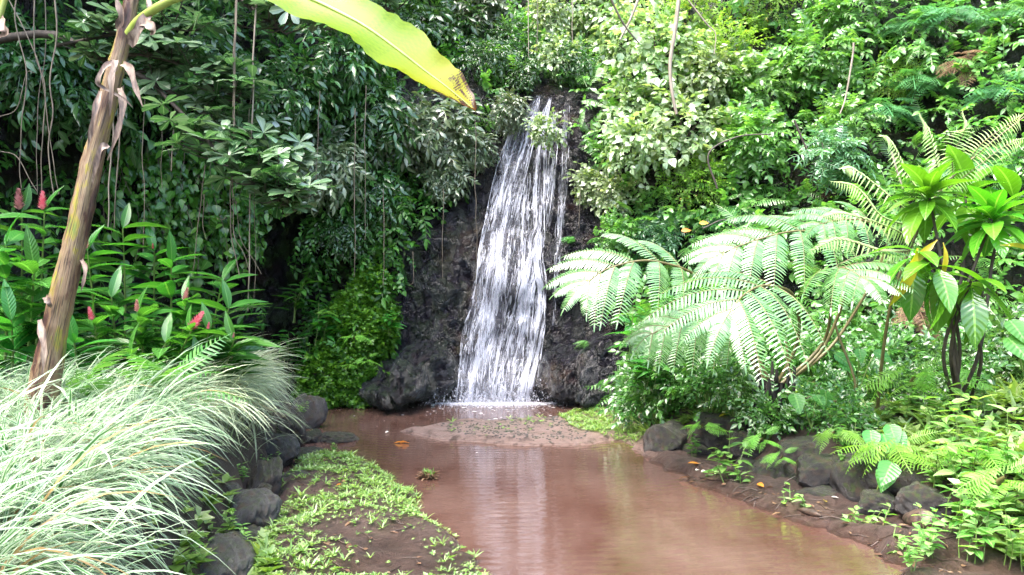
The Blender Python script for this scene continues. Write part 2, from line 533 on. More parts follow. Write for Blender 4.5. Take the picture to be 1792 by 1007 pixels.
# boulders of the rock foot and the ledge beside the fall
for (px_, py_, rx, rz, dep) in [(745, 650, .55, .5, .55), (690, 665, .6, .42, .45), (660, 690, .6, .3, .5), (1000, 655, .62, .5, .5), (1065, 640, .5, .55, .55), (1085, 690, .6, .3, .6), (1010, 450, .55, .42, .36), (1045, 395, .4, .5, .3), (985, 500, .3, .28, .26), (900, 470, .7, .5, .12)]:
    q = at(px_, py_, 13.3)
    r2 = ((bx - q[0]) / rx) ** 2 + ((ZZ_ - q[2]) / rz) ** 2
    off -= dep * np.sqrt(np.clip(1 - r2, 0, 1)) * (1 + .35 * rid)
off += .35 * np.exp(-((ZZ_ - .02) / .18) ** 2) * mid * .4
CV = np.stack([bx + ox[SX_] * off, by + oy[SX_] * off, ZZ_], -1)
# plateau behind the top
top = CV[:, -1]
extra = [top + np.stack([ox * d, oy * d, np.full(k, .15 * d)], -1) for d in (2.0, 8.0, 30.0)]
CV = np.concatenate([CV] + [e[:, None] for e in extra], 1)
nz = CV.shape[1]
CVf, CF = CV.reshape(-1, 3), gridfaces(k, nz)
mb = MB()
mb.add(CVf, CF)
t = NT('wet_basalt')
co = t.coord()
sep = t.n('ShaderNodeSeparateXYZ'); t.l(co, sep.inputs[0])
n1, n2 = t.noise(co, 1.3, 5, .6), t.noise(co, 19, 9, .78)
mu = t.n('ShaderNodeTexNoise'); mu.inputs['Scale'].default_value = 5; mu.inputs['Detail'].default_value = 7; t.l(t.mapping(co, (1, 1, .5)), mu.inputs['Vector'])
c = t.ramp(n2, [(.38, (.0035, .0028, .005)), (.5, (.011, .0088, .0145)), (.62, (.042, .036, .052))])
c = t.mix(t.ramp(n1, [(.52, (0, 0, 0)), (.7, (1, 1, 1))]), c, (.045, .022, .015))
xm = t.ramp(t.math('ADD', t.math('MULTIPLY', sep.outputs[0], .25), .75), [(.0, (1, 1, 1)), (.62, (0, 0, 0))])   # mossier towards the left
mk = t.math('MULTIPLY', t.ramp(mu.outputs['Fac'], [(.45, (0, 0, 0)), (.57, (1, 1, 1))]), t.math('ADD', t.math('MULTIPLY', xm, .75), .16), True)
c = t.mix(mk, c, t.mix(n2, (.008, .022, .004), (.03, .065, .008)))
vor = t.n('ShaderNodeTexVoronoi'); vor.inputs['Scale'].default_value = 17; t.l(t.mapping(co, (1, 1, .6)), vor.inputs['Vector'])
crk = t.n('ShaderNodeTexVoronoi', feature='DISTANCE_TO_EDGE'); crk.inputs['Scale'].default_value = 4.5
wob = t.n('ShaderNodeVectorMath', operation='ADD')
t.l(t.mapping(co, (1, 1, .55)), wob.inputs[0]); t.l(t.mix(.12, (0, 0, 0), t.noise(co, 4, 5, .7, 'Color')), wob.inputs[1])
t.l(wob.outputs[0], crk.inputs['Vector'])
ck = t.ramp(crk.outputs['Distance'], [(.0, (0,) * 3), (.07, (1,) * 3)])
c = t.mix(ck, t.mix(.8, c, (.002, .002, .003)), c)
hh = t.math('ADD', t.math('ADD', t.math('MULTIPLY', n2, 1.3), t.math('MULTIPLY', vor.outputs['Distance'], .5)), t.math('MULTIPLY', ck, .7))
rough = t.ramp(mu.outputs['Fac'], [(.35, (.1,) * 3), (.65, (.34,) * 3)])
MAT['rock'] = t.done(t.principled(c, rough, t.bump(hh, 1.0, .11), 1.0).outputs[0])
cliff = tag(mb.build('cliff', MAT['rock']), 'dark wet basalt cliff around the pool', kind='structure')
CBVH = BVHTree.FromPolygons([tuple(v) for v in CVf], [tuple(f) for f in CF])


def hitc(px, py, out=0.0):
    loc, n, i, d = CBVH.ray_cast(CAM, ray(px, py), 80)
    if loc is None:
        return at(px, py, 13.0), np.array([0, -1.0, 0])
    n = np.array(n)
    if np.dot(n, np.array(ray(px, py))) > 0: n = -n
    return np.array(loc) + n * out, n


# stream
mb = MB()
wx, wy = np.linspace(-4.5, 6, 12), np.linspace(-5, 14.3, 20)
WX, WY = np.meshgrid(wx, wy, indexing='ij')
mb.add(np.c_[WX.ravel(), WY.ravel(), np.zeros(WX.size)], gridfaces(12, 20))
t = NT('muddy_water')
co = t.coord()
sep = t.n('ShaderNodeSeparateXYZ'); t.l(co, sep.inputs[0])
n1 = t.noise(t.mapping(co, (1.0, .5, 1)), 1.1, 6, .65)
c = t.mix(t.ramp(n1, [(.35, (0, 0, 0)), (.7, (1, 1, 1))]), (.053, .025, .018), (.10, .061, .049))
dist = t.ramp(t.math('MULTIPLY', sep.outputs[1], .07), [(.35, (0, 0, 0)), (.9, (1, 1, 1))])
rip = t.noise(t.mapping(co, (2.2, 6.5, 1)), 1.0, 4, .55)
rip2 = t.noise(t.mapping(co, (8, 19, 1)), 1.0, 3, .5)
wv = t.n('ShaderNodeTexWave'); wv.wave_type = 'RINGS'; wv.rings_direction = 'SPHERICAL'
wv.inputs['Scale'].default_value = 2.4; wv.inputs['Distortion'].default_value = 3.5; wv.inputs['Detail'].default_value = 2
mp = t.n('ShaderNodeMapping'); mp.inputs['Location'].default_value = (.3, -13.2, 0); t.l(co, mp.inputs['Vector']); t.l(mp.outputs[0], wv.inputs['Vector'])
hh = t.math('ADD', t.math('MULTIPLY', rip, 1.0), t.math('ADD', t.math('MULTIPLY', rip2, .3), t.math('MULTIPLY', wv.outputs['Fac'], .22)))
MAT['water'] = t.done(t.principled(c, .06, t.bump(hh, .085, .05), .6).outputs[0])
tag(mb.build('stream', MAT['water']), 'shallow reddish brown stream below the waterfall', kind='structure')


# ------------------------------------------------------------------ leaf templates
def leafT(rows, fold=.25, curl=.15, tip=0.0):
    V, U = [], []
    for (y, w) in rows:
        z = -curl * y * y
        V += [(-w, y, z + fold * w), (0, y, z), (w, y, z + fold * w)]
    Fc, n = [], len(rows)
    for i in range(n - 1):
        for j in (0, 1):
            a = i * 3 + j
            Fc.append((a, a + 1, a + 4, a + 3))
            U += [(j * .5, rows[i][0]), (j * .5 + .5, rows[i][0]), (j * .5 + .5, rows[i + 1][0]), (j * .5, rows[i + 1][0])]
    return dict(V=np.array(V, float), F=np.array(Fc), U=np.array(U, float))


LANCE = leafT([(0, .015), (.2, .10), (.45, .145), (.75, .09), (1, .004)], .3, .2)
LANCE2 = leafT([(0, .02), (.2, .13), (.5, .19), (.8, .10), (1, .004)], .25, .3)
OVATE = leafT([(0, .03), (.15, .19), (.4, .26), (.7, .17), (1, .004)], .25, .2)
OBOV = leafT([(0, .015), (.3, .09), (.6, .19), (.85, .2), (1, .03)], .2, .15)
HEART = leafT([(-.14, .16), (0, .32), (.15, .41), (.4, .38), (.7, .22), (1, .004)], .18, .2)
STRAP = leafT([(0, .018), (.08, .022), (.16, .04), (.26, .072), (.38, .096), (.5, .107), (.62, .105), (.74, .09), (.85, .062), (.94, .028), (1, .002)], .55, .6)
GINGER = leafT([(0, .015), (.12, .09), (.3, .145), (.5, .155), (.72, .115), (.9, .045), (1, .003)], .25, .3)
PINN = leafT([(0, .075), (.5, .078), (.86, .05), (1, .006)], .14, .2)
THIN = leafT([(0, .055), (.3, .06), (.65, .045), (1, .004)], .1, .45)
SMALL = leafT([(0, .03), (.45, .27), (1, .01)], .25, .15)
SMALL2 = leafT([(0, .03), (.5, .17), (1, .01)], .3, .25)


def ribbon(mb, pts, w, N=UP):
    pts = np.asarray(pts, float)
    tan = nrm(np.gradient(pts, axis=0))
    X = nrm(np.cross(tan, N))
    w = np.broadcast_to(np.asarray(w, float), (len(pts),))[:, None]
    V = np.stack([pts - X * w, pts + X * w], 1).reshape(-1, 3)
    n = len(pts)
    Fc = [(2 * i, 2 * i + 1, 2 * i + 3, 2 * i + 2) for i in range(n - 1)]
    U = [(0.46, 0), (0.54, 0), (0.54, 1), (0.46, 1)] * (n - 1)
    mb.add(V, Fc, U)


def sprigT(leaf, n, leaf_len, seed, droop=.35, opposite=False, flat=.75, spread=(.8, .6), terminal=True, twig=.008, jit=.18):
    r = np.random.default_rng(seed)
    mb = MB()
    tt = np.linspace(.1, 1, n)
    bend = r.uniform(-.12, .12)
    pts = np.stack([bend * np.sin(tt * 2.5), tt, -droop * tt ** 2], -1)
    tan = nrm(np.gradient(pts, axis=0))
    O, D, S = [], [], []
    for i in range(n):
        for sgn in ((1, -1) if opposite else ((1,) if i % 2 else (-1,))):
            O.append(pts[i])
            D.append(np.array([sgn * spread[0], 0, r.uniform(-.25, .15)]) + tan[i] * spread[1] + r.normal(0, jit, 3))
            S.append(leaf_len * r.uniform(.75, 1.15) * (1 - .25 * tt[i]))
    if terminal:
        O.append(pts[-1]); D.append(tan[-1]); S.append(leaf_len)
    N = UP * flat + r.normal(0, .3, (len(O), 3))
    mb.place(leaf, O, D, N, S)
    ribbon(mb, np.vstack([[0, 0, 0], pts]), twig)
    return mb.template()


def fernT(seed, pairs=15, plen=.26, droop=.5, leaf=PINN, taper=1.0, base=.12):
    r = np.random.default_rng(seed)
    mb = MB()
    tt = np.linspace(base, .98, pairs)
    b = r.uniform(-.15, .15)
    f = lambda t: np.stack([b * t ** 2, t, -droop * t ** 2], -1)
    pts = f(tt)
    tan = nrm(np.gradient(pts, axis=0))
    prof = plen * np.clip(np.sin((tt - base * .2) * math.pi * .93 + .25), .12, 1)
    for sgn in (1, -1):
        D = np.array([sgn * 1.0, 0, -.12]) + tan * .35 + r.normal(0, .05, (pairs, 3))
        mb.place(leaf, pts, D, np.array([0, .25, 1.0]) + r.normal(0, .12, (pairs, 3)), prof)
    ribbon(mb, f(np.linspace(0, 1, 7)), .008)
    return mb.template()


def bifernT(seed, pairs=11, plen=.36, droop=.5):
    pin = fernT(seed + 50, 9, .22, .25, leafT([(0, .16), (.5, .15), (1, .02)], .1, .1), base=.05)
    return fernT(seed, pairs, plen, droop, pin)


def rosT(leaf, n, tilt, seed, r0=0.0):
    r = np.random.default_rng(seed)
    mb = MB()
    a = np.arange(n) * 2.39996 + r.uniform(0, 6)
    D = np.stack([np.cos(a), np.sin(a), tilt + r.uniform(-.3, .3, n)], -1)
    mb.place(leaf, np.stack([np.cos(a) * r0, np.sin(a) * r0, np.zeros(n)], -1), D, UP + .15 * r.normal(0, 1, (n, 3)), r.uniform(.7, 1.1, n))
    return mb.template()


SP_ALT = [sprigT(LANCE2, 9, .42, s, .45) for s in (1, 2, 3)]
SP_OV = [sprigT(OVATE, 8, .36, s, .35) for s in (4, 5, 6)]
SP_PIN = [sprigT(OVATE, 6, .34, s, .3, True, .95, (1, .45), True, .008, .08) for s in (7, 8, 9)]
SP_PIN2 = [sprigT(LANCE, 8, .36, s, .4, True, .95, (1, .4), True, .008, .06) for s in (17, 18, 19)]
SP_HEART = [sprigT(HEART, 6, .34, s, .3, jit=.3) for s in (10, 11, 12)]
SP_SMALL = [sprigT(SMALL, 12, .2, s, .35) for s in (13, 14, 15)]
SP_VINE = [sprigT(HEART, 8, .25, s, .2, jit=.35) for s in (20, 21)]
FERN = [fernT(s) for s in (1, 2, 3)]
BIFERN = [bifernT(s) for s in (4, 5, 6)]
ROS6 = [rosT(OBOV, 7, .25, s) for s in (1, 2, 3)]
ROSG = [rosT(leafT([(0, .04), (.4, .3), (1, .02)], .2, .2), 6, .55, s) for s in (4, 5, 6)]
ROSN = [rosT(leafT([(0, .03), (.5, .07), (1, .005)], .2, .3), 6, 1.1, s) for s in (7, 8)]

# ------------------------------------------------------------------ plant prototypes (outward is -Y, up is +Z)
def shrub(Ts, n, rad, size, mat, stemmat, seed, droop=.3, upb=.25, nstem=9, base=(0, .35, -.35), flat=.8, inner=.45):
    r = np.random.default_rng(seed)
    d = r.normal(0, 1, (n * 3, 3))
    d[:, 1] -= .35
    d = nrm(d)
    d = d[(d[:, 1] < .45)][:n]
    lob = 1 + .3 * vnoise(d * 1.9 + seed, seed)
    O = d * np.array(rad) * (r.uniform(inner, 1, (len(d), 1)) * lob[:, None])
    D = nrm(d * .8 + UP * upb + r.normal(0, .38, d.shape) - UP * droop * r.uniform(.2, 1.3, (len(d), 1)))
    N = UP * flat + d * .6 + np.array([0, -.3, 0]) + r.normal(0, .28, d.shape)
    mb = MB()
    S = size * r.uniform(.65, 1.25, len(d))
    mb.placemany(Ts, O - D * S[:, None] * .35, D, N, S, r)
    st = MB()
    base = np.array(base, float)
    hubs = []
    for i in range(nstem):
        e = O[r.integers(len(O))] * .95
        m = base * .45 + e * .5 + r.normal(0, .08, 3) + UP * .08
        st.tube(curve([base, m, e], 8), np.linspace(.016, .004, 8) * (1 + .6 * r.random()), 5)
    return [('foliage', mb.mesh('foliage', mat)), ('branches', st.mesh('branches', stemmat))]


def fernclump(Ts, n, size, mat, stemmat, seed, droop=.4, upb=.35, spread=1.0):
    r = np.random.default_rng(seed)
    a = r.uniform(-math.pi, 0, n)            # fan to the front half
    el = r.uniform(-.4, .9, n)
    D = np.stack([np.cos(a) * spread, np.sin(a) * .8, el * upb * 2], -1)
    mb = MB()
    O = r.normal(0, .06, (n, 3)) * np.array([2, .6, 2]) * size
    mb.placemany(Ts, O, D, UP + r.normal(0, .25, (n, 3)) - nrm(D) * .2, size * r.uniform(.6, 1.15, n), r)
    st = MB()
    st.tube(curve([(0, .25 * size, -.1 * size), (0, .1 * size, 0), (0, 0, .03)], 6), np.linspace(.03, .012, 6), 6)
    return [('fronds', mb.mesh('fronds', mat)), ('rootstock', st.mesh('rootstock', stemmat))]


def vinecurtain(n, L, width, seed, mat, leaf=.13, dens=26):
    """trailing stems hanging from a line, each set with heart-shaped leaves"""
    r = np.random.default_rng(seed)
    mb, st = MB(), MB()
    for i in range(n):
        x0, l = r.uniform(-width, width), L * r.uniform(.35, 1)
        tt = np.linspace(0, 1, 9)
        pts = np.stack([x0 + .12 * np.sin(tt * 5 + r.uniform(0, 6)), -.1 + r.normal(0, .12) - .12 * tt * r.random() + .05 * np.sin(tt * 7), -l * tt], -1)
        st.tube(pts, .004, 4)
        m = int(l * dens)
        u = r.uniform(0, 1, m)
        O = np.stack([np.interp(u, tt, pts[:, q]) for q in range(3)], -1) + r.normal(0, .07, (m, 3))
        D = r.normal(0, .5, (m, 3)) + np.array([0, -.35, -.75])
        mb.placemany([HEART, OVATE], O, D, np.array([0, -.7, .6]) + r.normal(0, .35, (m, 3)), leaf * r.uniform(.6, 1.3, m), r)
    return [('foliage', mb.mesh('foliage', mat)), ('trailing_stems', st.mesh('trailing_stems', MAT['vine_wood']))]


def seedling(seed, h, nl, leaf, lsize, mat, stemmat, nst=3):
    r = np.random.default_rng(seed)
    mb, st = MB(), MB()
    for s in range(nst):
        b = np.array([r.normal(0, .06), r.normal(0, .06), -.05])
        hh = h * r.uniform(.6, 1.1)
        tipp = b + np.array([r.normal(0, .18) * h, r.normal(0, .18) * h - .05, hh])
        pts = curve([b, (b + tipp) / 2 + r.normal(0, .04, 3) * h, tipp], 9)
        st.tube(pts, np.linspace(.006, .0025, 9), 5)
        m = nl
        u = np.linspace(.3, 1, m)
        O = np.stack([np.interp(u, np.linspace(0, 1, 9), pts[:, q]) for q in range(3)], -1)
        for k2, ang in enumerate((0, math.pi)):
            a = np.arange(m) * 1.57 + r.uniform(0, 6) + ang
            D = np.stack([np.cos(a), np.sin(a), r.uniform(-.1, .6, m)], -1)
            mb.place(leaf, O, D, UP + r.normal(0, .2, (m, 3)), lsize * r.uniform(.6, 1.15, m) * (1.1 - .3 * u))
    return [('leaves', mb.mesh('leaves', mat)), ('stem', st.mesh('stem', stemmat))]


def put(proto, name, label, cat, loc, rotz=0., scale=1., group=None):
    o = thing(name, label, cat, tuple(loc), rotz, scale, group)
    for nm, me in proto:
        link(nm, me, o)
    return o


def on_cliff(proto, name, label, cat, px, py, out=.35, scale=1., group=None, jit=.25):
    p, n = hitc(px, py, out)
    return put(proto, name, label, cat, p, math.atan2(n[0], -n[1]) + rng.uniform(-jit, jit), scale, group)


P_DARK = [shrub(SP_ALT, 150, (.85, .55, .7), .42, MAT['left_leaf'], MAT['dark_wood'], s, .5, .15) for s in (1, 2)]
P_GREY = [shrub(SP_ALT, 150, (.8, .6, .7), .42, MAT['left_glare'], MAT['dark_wood'], s, .5, .15) for s in (3, 4)]
P_CORD = [shrub(SP_HEART, 120, (.85, .6, .75), .42, MAT['pale_leaf'], MAT['dark_wood'], s, .3, .15, 12) for s in (5, 6)]
P_PINN = [shrub(SP_PIN, 110, (.8, .6, .7), .48, MAT['right_leaf'], MAT['dark_wood'], s, .35, .2) for s in (7, 8)]
P_PINB = [shrub(SP_PIN2, 110, (.8, .6, .65), .5, MAT['right_blue'], MAT['dark_wood'], s, .4, .2) for s in (9, 10)]
P_YEL = [shrub(SP_SMALL, 190, (.8, .55, .7), .36, MAT['right_yellow'], MAT['dark_wood'], s, .25, .3) for s in (11, 12)]
P_BUSH = [shrub(SP_OV, 110, (.55, .5, .55), .36, MAT['bush_leaf'], MAT['green_stem'], s, .2, .45, 14, (0, .05, -.6)) for s in (13, 14, 15)]
P_BUSHB = [shrub(SP_PIN2, 90, (.6, .5, .5), .42, MAT['bush_leaf'], MAT['green_stem'], s, .3, .4, 12, (0, .05, -.6)) for s in (16, 17)]
P_FERN = [fernclump(BIFERN, 16, .8, MAT['fern_blue'], MAT['dark_wood'], s, .5, .2) for s in (18, 19)]
P_FERNG = [fernclump(FERN, 18, .6, MAT['fern_leaf'], MAT['dark_wood'], s, .5, .25) for s in (20, 21)]
P_SWORD = [fernclump(FERN, 12, .55, MAT['fern_leaf'], MAT['dark_wood'], s, .35, .9) for s in (41, 42)]
P_FERNB = [fernclump(FERN, 9, .42, MAT['fern_bright'], MAT['brown_stem'], s, .3, .5) for s in (22, 23)]
P_FERND = [fernclump(BIFERN, 10, .6, MAT['dry_leaf'], MAT['dark_wood'], s, .6, -.2, .5) for s in (24,)]
P_VINE = [vinecurtain(16, 2.3, .6, s, MAT['vine_leaf']) for s in (25, 26)]
P_SEED = [seedling(s, .6, 6, OVATE, .17, MAT['seedling_leaf'], MAT['green_stem'], 4) for s in (27, 28, 29)]
P_SEEDG = [seedling(s, .5, 5, OVATE, .17, MAT['right_leaf'], MAT['green_stem'], 4) for s in (30, 31)]
P_SPROUT = [seedling(s, .16, 3, OVATE, .1, MAT['seedling_leaf'], MAT['green_stem'], 2) for s in (32, 33)]
P_BROAD = [seedling(s, .7, 5, GINGER, .42, MAT['ginger_leaf'], MAT['green_stem'], 3) for s in (34, 35)]

# ------------------------------------------------------------------ undergrowth rooted on the cliff
ROCKPX = np.array([(610, 720), (690, 640), (715, 520), (700, 420), (770, 395), (825, 330), (850, 250), (900, 165), (1000, 160), (1015, 250), (1030, 340), (1062, 430), (1090, 540), (1125, 600), (1125, 720)], float)


def project(P):
    return np.stack([CX + P[:, 0] / np.maximum(P[:, 1], .1) * F, CY - (P[:, 2] - CAMZ) / np.maximum(P[:, 1], .1) * F], -1)


def sample_cliff(n, seed):
    r = np.random.default_rng(seed)
    a, b, c, d = (CVf[CF[:, q]] for q in range(4))
    nn = np.cross(c - a, d - b)
    ar = np.linalg.norm(nn, axis=1)
    cen = (a + b + c + d) / 4
    ok = (cen[:, 1] > 3.0) & (cen[:, 2] > .1) & (np.abs(cen[:, 0]) < 9.5) & (cen[:, 2] < 10.5)
    w = np.where(ok, np.minimum(ar, .25), 0)
    i = r.choice(len(CF), n, p=w / w.sum())
    u, v = r.random((n, 1)), r.random((n, 1))
    P = (a[i] * (1 - u) + b[i] * u) * (1 - v) + (d[i] * (1 - u) + c[i] * u) * v
    N = nrm(nn[i])
    flip = (N[:, 1] > 0) & (np.abs(N[:, 1]) > .2) | ((N * P)[:, :2].sum(1) > 0)
    N[flip] *= -1
    return P, N


P, N = sample_cliff(21000, 5)
px = project(P)
inrock = sdist(ROCKPX, px) > -12
fine_ = fbm(P * 2.4, 3, 78)
cave = (px[:, 0] > 395) & (px[:, 0] < 520) & (px[:, 1] > 330)
cl = fbm(P * 1.1, 3, 77)
keep = ~inrock & ~((px[:, 0] < 420) & (rng.random(len(P)) < .4)) & ~(cave & (rng.random(len(P)) < .93)) & (fine_ > np.where(P[:, 0] < -.6, -.12, -.5)) & (cl > -.9)
P, N, cl = P[keep], N[keep], cl[keep]
left = P[:, 0] < -.6
r1 = rng.random(len(P))
P = P + N * (np.clip(cl, -.3, 1) * .75 + rng.random(len(P)) * .35)[:, None]
D = nrm(N * .7 + rng.normal(0, .45, P.shape) + UP * np.where(left, -.4, .05)[:, None])
NN = UP * .8 + N * .8 + rng.normal(0, .3, P.shape)
S = rng.uniform(.25, .5, len(P))
mb = MB()
w = left & (r1 < .4)
mb.placemany(SP_ALT, P[w], D[w], NN[w], S[w] * .95)
w = left & (r1 > .4)
mb.placemany(SP_OV + SP_VINE, P[w], D[w], NN[w], S[w] * .8)
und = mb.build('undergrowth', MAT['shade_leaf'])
tag(und, 'dense dark green undergrowth clothing the shaded side of the cliff', kind='stuff')
mb = MB()
for Ts, lo, hi, sc in ((SP_OV, 0, .25, .8), (SP_PIN, .25, .45, 1), (SP_SMALL, .45, .7, .9), (FERN, .7, .88, 1.1), (SP_HEART, .88, 1, .8)):
    w = ~left & (r1 >= lo) & (r1 < hi)
    mb.placemany(Ts, P[w], D[w], NN[w], S[w] * sc)
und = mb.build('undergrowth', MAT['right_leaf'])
tag(und, 'dense bright green undergrowth clothing the sunlit slope', kind='stuff')

# ------------------------------------------------------------------ shrubs and ferns of the two slopes
G = 'shrubs hanging over the shaded cliff'
for i, (kind, x, y, sc, lab) in enumerate([
    ('d', 690, 70, 1.0, 'dark drooping shrub above the tip of the banana leaf'),
    ('d', 800, 90, .95, 'dark shrub hanging beside the lip of the waterfall'),
    ('g', 770, 235, .9, 'grey-green drooping shrub under the brown banana leaf tip'),
    ('g', 690, 250, .85, 'grey-green shrub beside the hanging shrub under the banana leaf'),
    ('g', 850, 40, .9, 'pale grey shrub at the top of the shaded cliff near the fall'),
    ('d', 560, 110, .95, 'dark shrub behind the yellow-green banana leaf'),
    ('d', 610, 210, 1.0, 'dark shrub on the cliff halfway between branch tip and waterfall'),
    ('g', 545, 300, .8, 'grey-green shrub over the black hollow in the cliff'),
    ('d', 620, 350, .8, 'dark shrub hanging above the mossy mound'),
    ('g', 760, 330, .55, 'small grey-green spray hanging lowest before the dark rock face'),
    ('d', 570, 410, .6, 'small dark shrub just above the broad leaves of the mossy bank'),
    ('d', 480, 170, .9, 'dark shrub behind the pale hanging roots'),
    ('d', 330, 120, 1.0, 'dark shrub behind the horizontal glossy branch'),
    ('d', 120, 130, 1.0, 'darkest shrub behind the banana trunk'),
    ('d', 20, 90, .9, 'dark shrub at the edge of the view above the red gingers'),
    ('d', 935, 120, .55, 'dark spray just above the lip of the white water'),
    ('g', 860, 200, .5, 'pale drooping spray touching the edge of the upper fall'),
    ('d', 900, 110, .5, 'dark spray over the rock lip beside the white water'),
    ('g', 835, 300, .45, 'pale drooping spray halfway down beside the fall'),
    ('d', 950, 152, .4, 'dark sprig on the rock just where the white water begins'),
    ('d', 1015, 150, .5, 'dark sprig on the bare lip past the thin side trickles'),
    ('d', 860, 140, .5, 'small dark shrub leaning over the top of the white water'),
]):
    on_cliff((P_DARK if kind == 'd' else P_GREY)[i % 2], 'hanging_shrub', lab, 'shrub', x, y, .45, sc, G)
G = 'leafy vine curtains on the shaded cliff'
for i, (x, y, sc, lab) in enumerate([
    (250, 260, .9, 'curtain of heart-leaved vine just past the banana trunk'),
    (330, 250, .95, 'bright curtain of heart-leaved vine above the red gingers'),
    (400, 300, .75, 'thin vine curtain ending above the black hollow'),
    (650, 300, .7, 'vine curtain trailing down onto the mossy mound'),
    (500, 240, .6, 'short vine curtain hanging left of the grey-green shrubs'),
]):
    on_cliff(P_VINE[i % 2], 'vine_curtain', lab, 'vine', x, y, .5, sc, G)

G = 'shrubs on the sunlit slope'
SP = {'c': (P_CORD, 'pale_shrub'), 'p': (P_PINN, 'pinnate_shrub'), 'b': (P_PINB, 'pinnate_shrub'), 'y': (P_YEL, 'small_leaved_shrub')}
for i, (kind, x, y, out, sc, lab) in enumerate([
    ('c', 1040, 60, .7, .75, 'pale round-leaved shrub overhanging the top of the waterfall'),
    ('c', 1130, 150, .8, .95, 'whitish round-leaved shrub around the bare pale stem'),
    ('c', 1075, 230, .6, .7, 'whitish shrub spilling beside the upper fall'),
    ('c', 1190, 250, .7, .9, 'pale round-leaved shrub below the bare pale stem'),
    ('c', 960, 50, .4, .55, 'pale shrub arching right above the lip of the fall'),
    ('c', 1090, 350, .4, .5, 'small pale shrub beside the brown rock halfway down the fall'),
    ('y', 1260, 130, .5, .9, 'yellow-green small-leaved shrub beside the whitish shrub'),
    ('y', 1330, 30, .4, .8, 'yellow-green small-leaved shrub at the top of the slope'),
    ('y', 1210, 30, .4, .7, 'yellow-green bush between pale shrub and top of slope'),
    ('p', 1330, 190, .7, .8, 'large pinnate shrub with layered sprays in the middle of the slope'),
    ('p', 1430, 130, .7, .8, 'pinnate shrub with bluish sprays high on the slope'),
    ('p', 1490, 60, .5, .7, 'pinnate shrub next to the top ferns of the slope'),
    ('b', 1400, 300, .8, .65, 'bluish pinnate shrub just above the white tree fern'),
    ('p', 1310, 290, .6, .75, 'pinnate shrub with thin dark branches above the tree fern'),
    ('y', 1230, 330, .5, .7, 'small-leaved shrub above the two orange leaves'),
    ('p', 1480, 250, .5, .6, 'pinnate shrub behind the thin pale fern fronds'),
    ('b', 1150, 420, .4, .5, 'bluish low shrub between rock and tree fern'),
    ('c', 1000, 120, 1.2, .55, 'pale round-leaved spray hanging in front of the upper fall'),
    ('c', 1010, 260, 1.1, .4, 'few pale leaves hanging before the middle of the fall'),
    ('c', 1150, 60, .9, .8, 'whitish shrub leaning out at the top beside the fall'),
    ('c', 1230, 180, .7, .7, 'whitish shrub next to the yellow-green bush'),
    ('c', 985, 140, .6, .5, 'pale spray covering the start of the thin side trickle'),
    ('c', 1050, 290, .5, .5, 'pale shrub over the brown rock beside the fall'),
    ('p', 1070, 400, .35, .4, 'small pinnate shrub over the mossy ledge'),
    ('c', 1120, 300, .9, .7, 'broad whitish shrub leaning out beside the middle of the fall'),
    ('y', 1560, 150, .3, .5, 'yellow-green bush among the hanging ferns'),
]):
    pr, nm = SP[kind]
    on_cliff(pr[i % 2], nm, lab, 'shrub', x, y, out, sc, G)
G = 'ferns hanging on the sunlit slope'
for i, (kind, x, y, sc, lab) in enumerate([
    ('b', 1590, 60, .8, 'blue-green hanging fern high on the slope past the pinnate shrubs'),
    ('b', 1660, 40, .8, 'blue-green hanging fern above the brown dead fern'),
    ('b', 1760, 50, .9, 'large blue-green fern in the top corner of the slope'),
    ('b', 1610, 170, .9, 'blue-green fern behind the raised pale fern frond'),
    ('b', 1750, 180, .9, 'blue-green fern beside the brown dead fern'),
    ('b', 1540, 210, .8, 'blue-green fern left of the raised pale fern frond'),
    ('g', 1480, 330, .9, 'green fern behind the green ti rosette'),
    ('g', 1400, 400, .8, 'green fern peeping over the white tree fern'),
    ('b', 1290, 390, .8, 'blue-green fern above the middle of the white tree fern'),
    ('g', 1190, 390, .8, 'green fern beside the orange leaves'),
    ('b', 1700, 290, .8, 'blue-green fern behind the ti plant rosettes'),
    ('g', 1780, 330, .8, 'green fern at the view edge behind the ti plant'),
    ('b', 1660, 580, .8, 'small blue-green fern in the shade under the ti plant'),
    ('g', 1110, 460, .5, 'small green fern tucked beside the mossy ledge of the rock'),
]):
    on_cliff((P_FERN if kind == 'b' else P_FERNG)[i % 2], 'hanging_fern', lab, 'fern', x, y, .3, sc, G)
for i, (x, y, sc, lab) in enumerate([(1010, 418, .4, 'small green fern on the mossy ledge beside the fall'), (1045, 425, .3, 'tiny green fern at the outer end of the mossy ledge'), (1030, 605, .35, 'small fern in a crevice of the rock foot'), (1085, 560, .4, 'fern trailing over the dark overhang beside the rock foot'), (705, 500, .35, 'small fern clinging to the dark rock by the mossy mound'), (745, 400, .35, 'small fern under the lowest grey-green spray')]):
    on_cliff(P_FERNG[i % 2], 'rock_fern', lab, 'fern', x, y, .06, sc, 'small ferns on the wet rock')
for x, y, sc, lab in [(1690, 120, .8, 'brown dead fern hanging high among the blue-green ferns'), (1590, 560, .8, 'brown dead fern hanging under the ti plant'), (1640, 600, .5, 'small brown dead fern beside the ti plant stems')]:
    on_cliff(P_FERND[0], 'dead_fern', lab, 'fern', x, y, .45, sc, 'dead ferns on the slope')

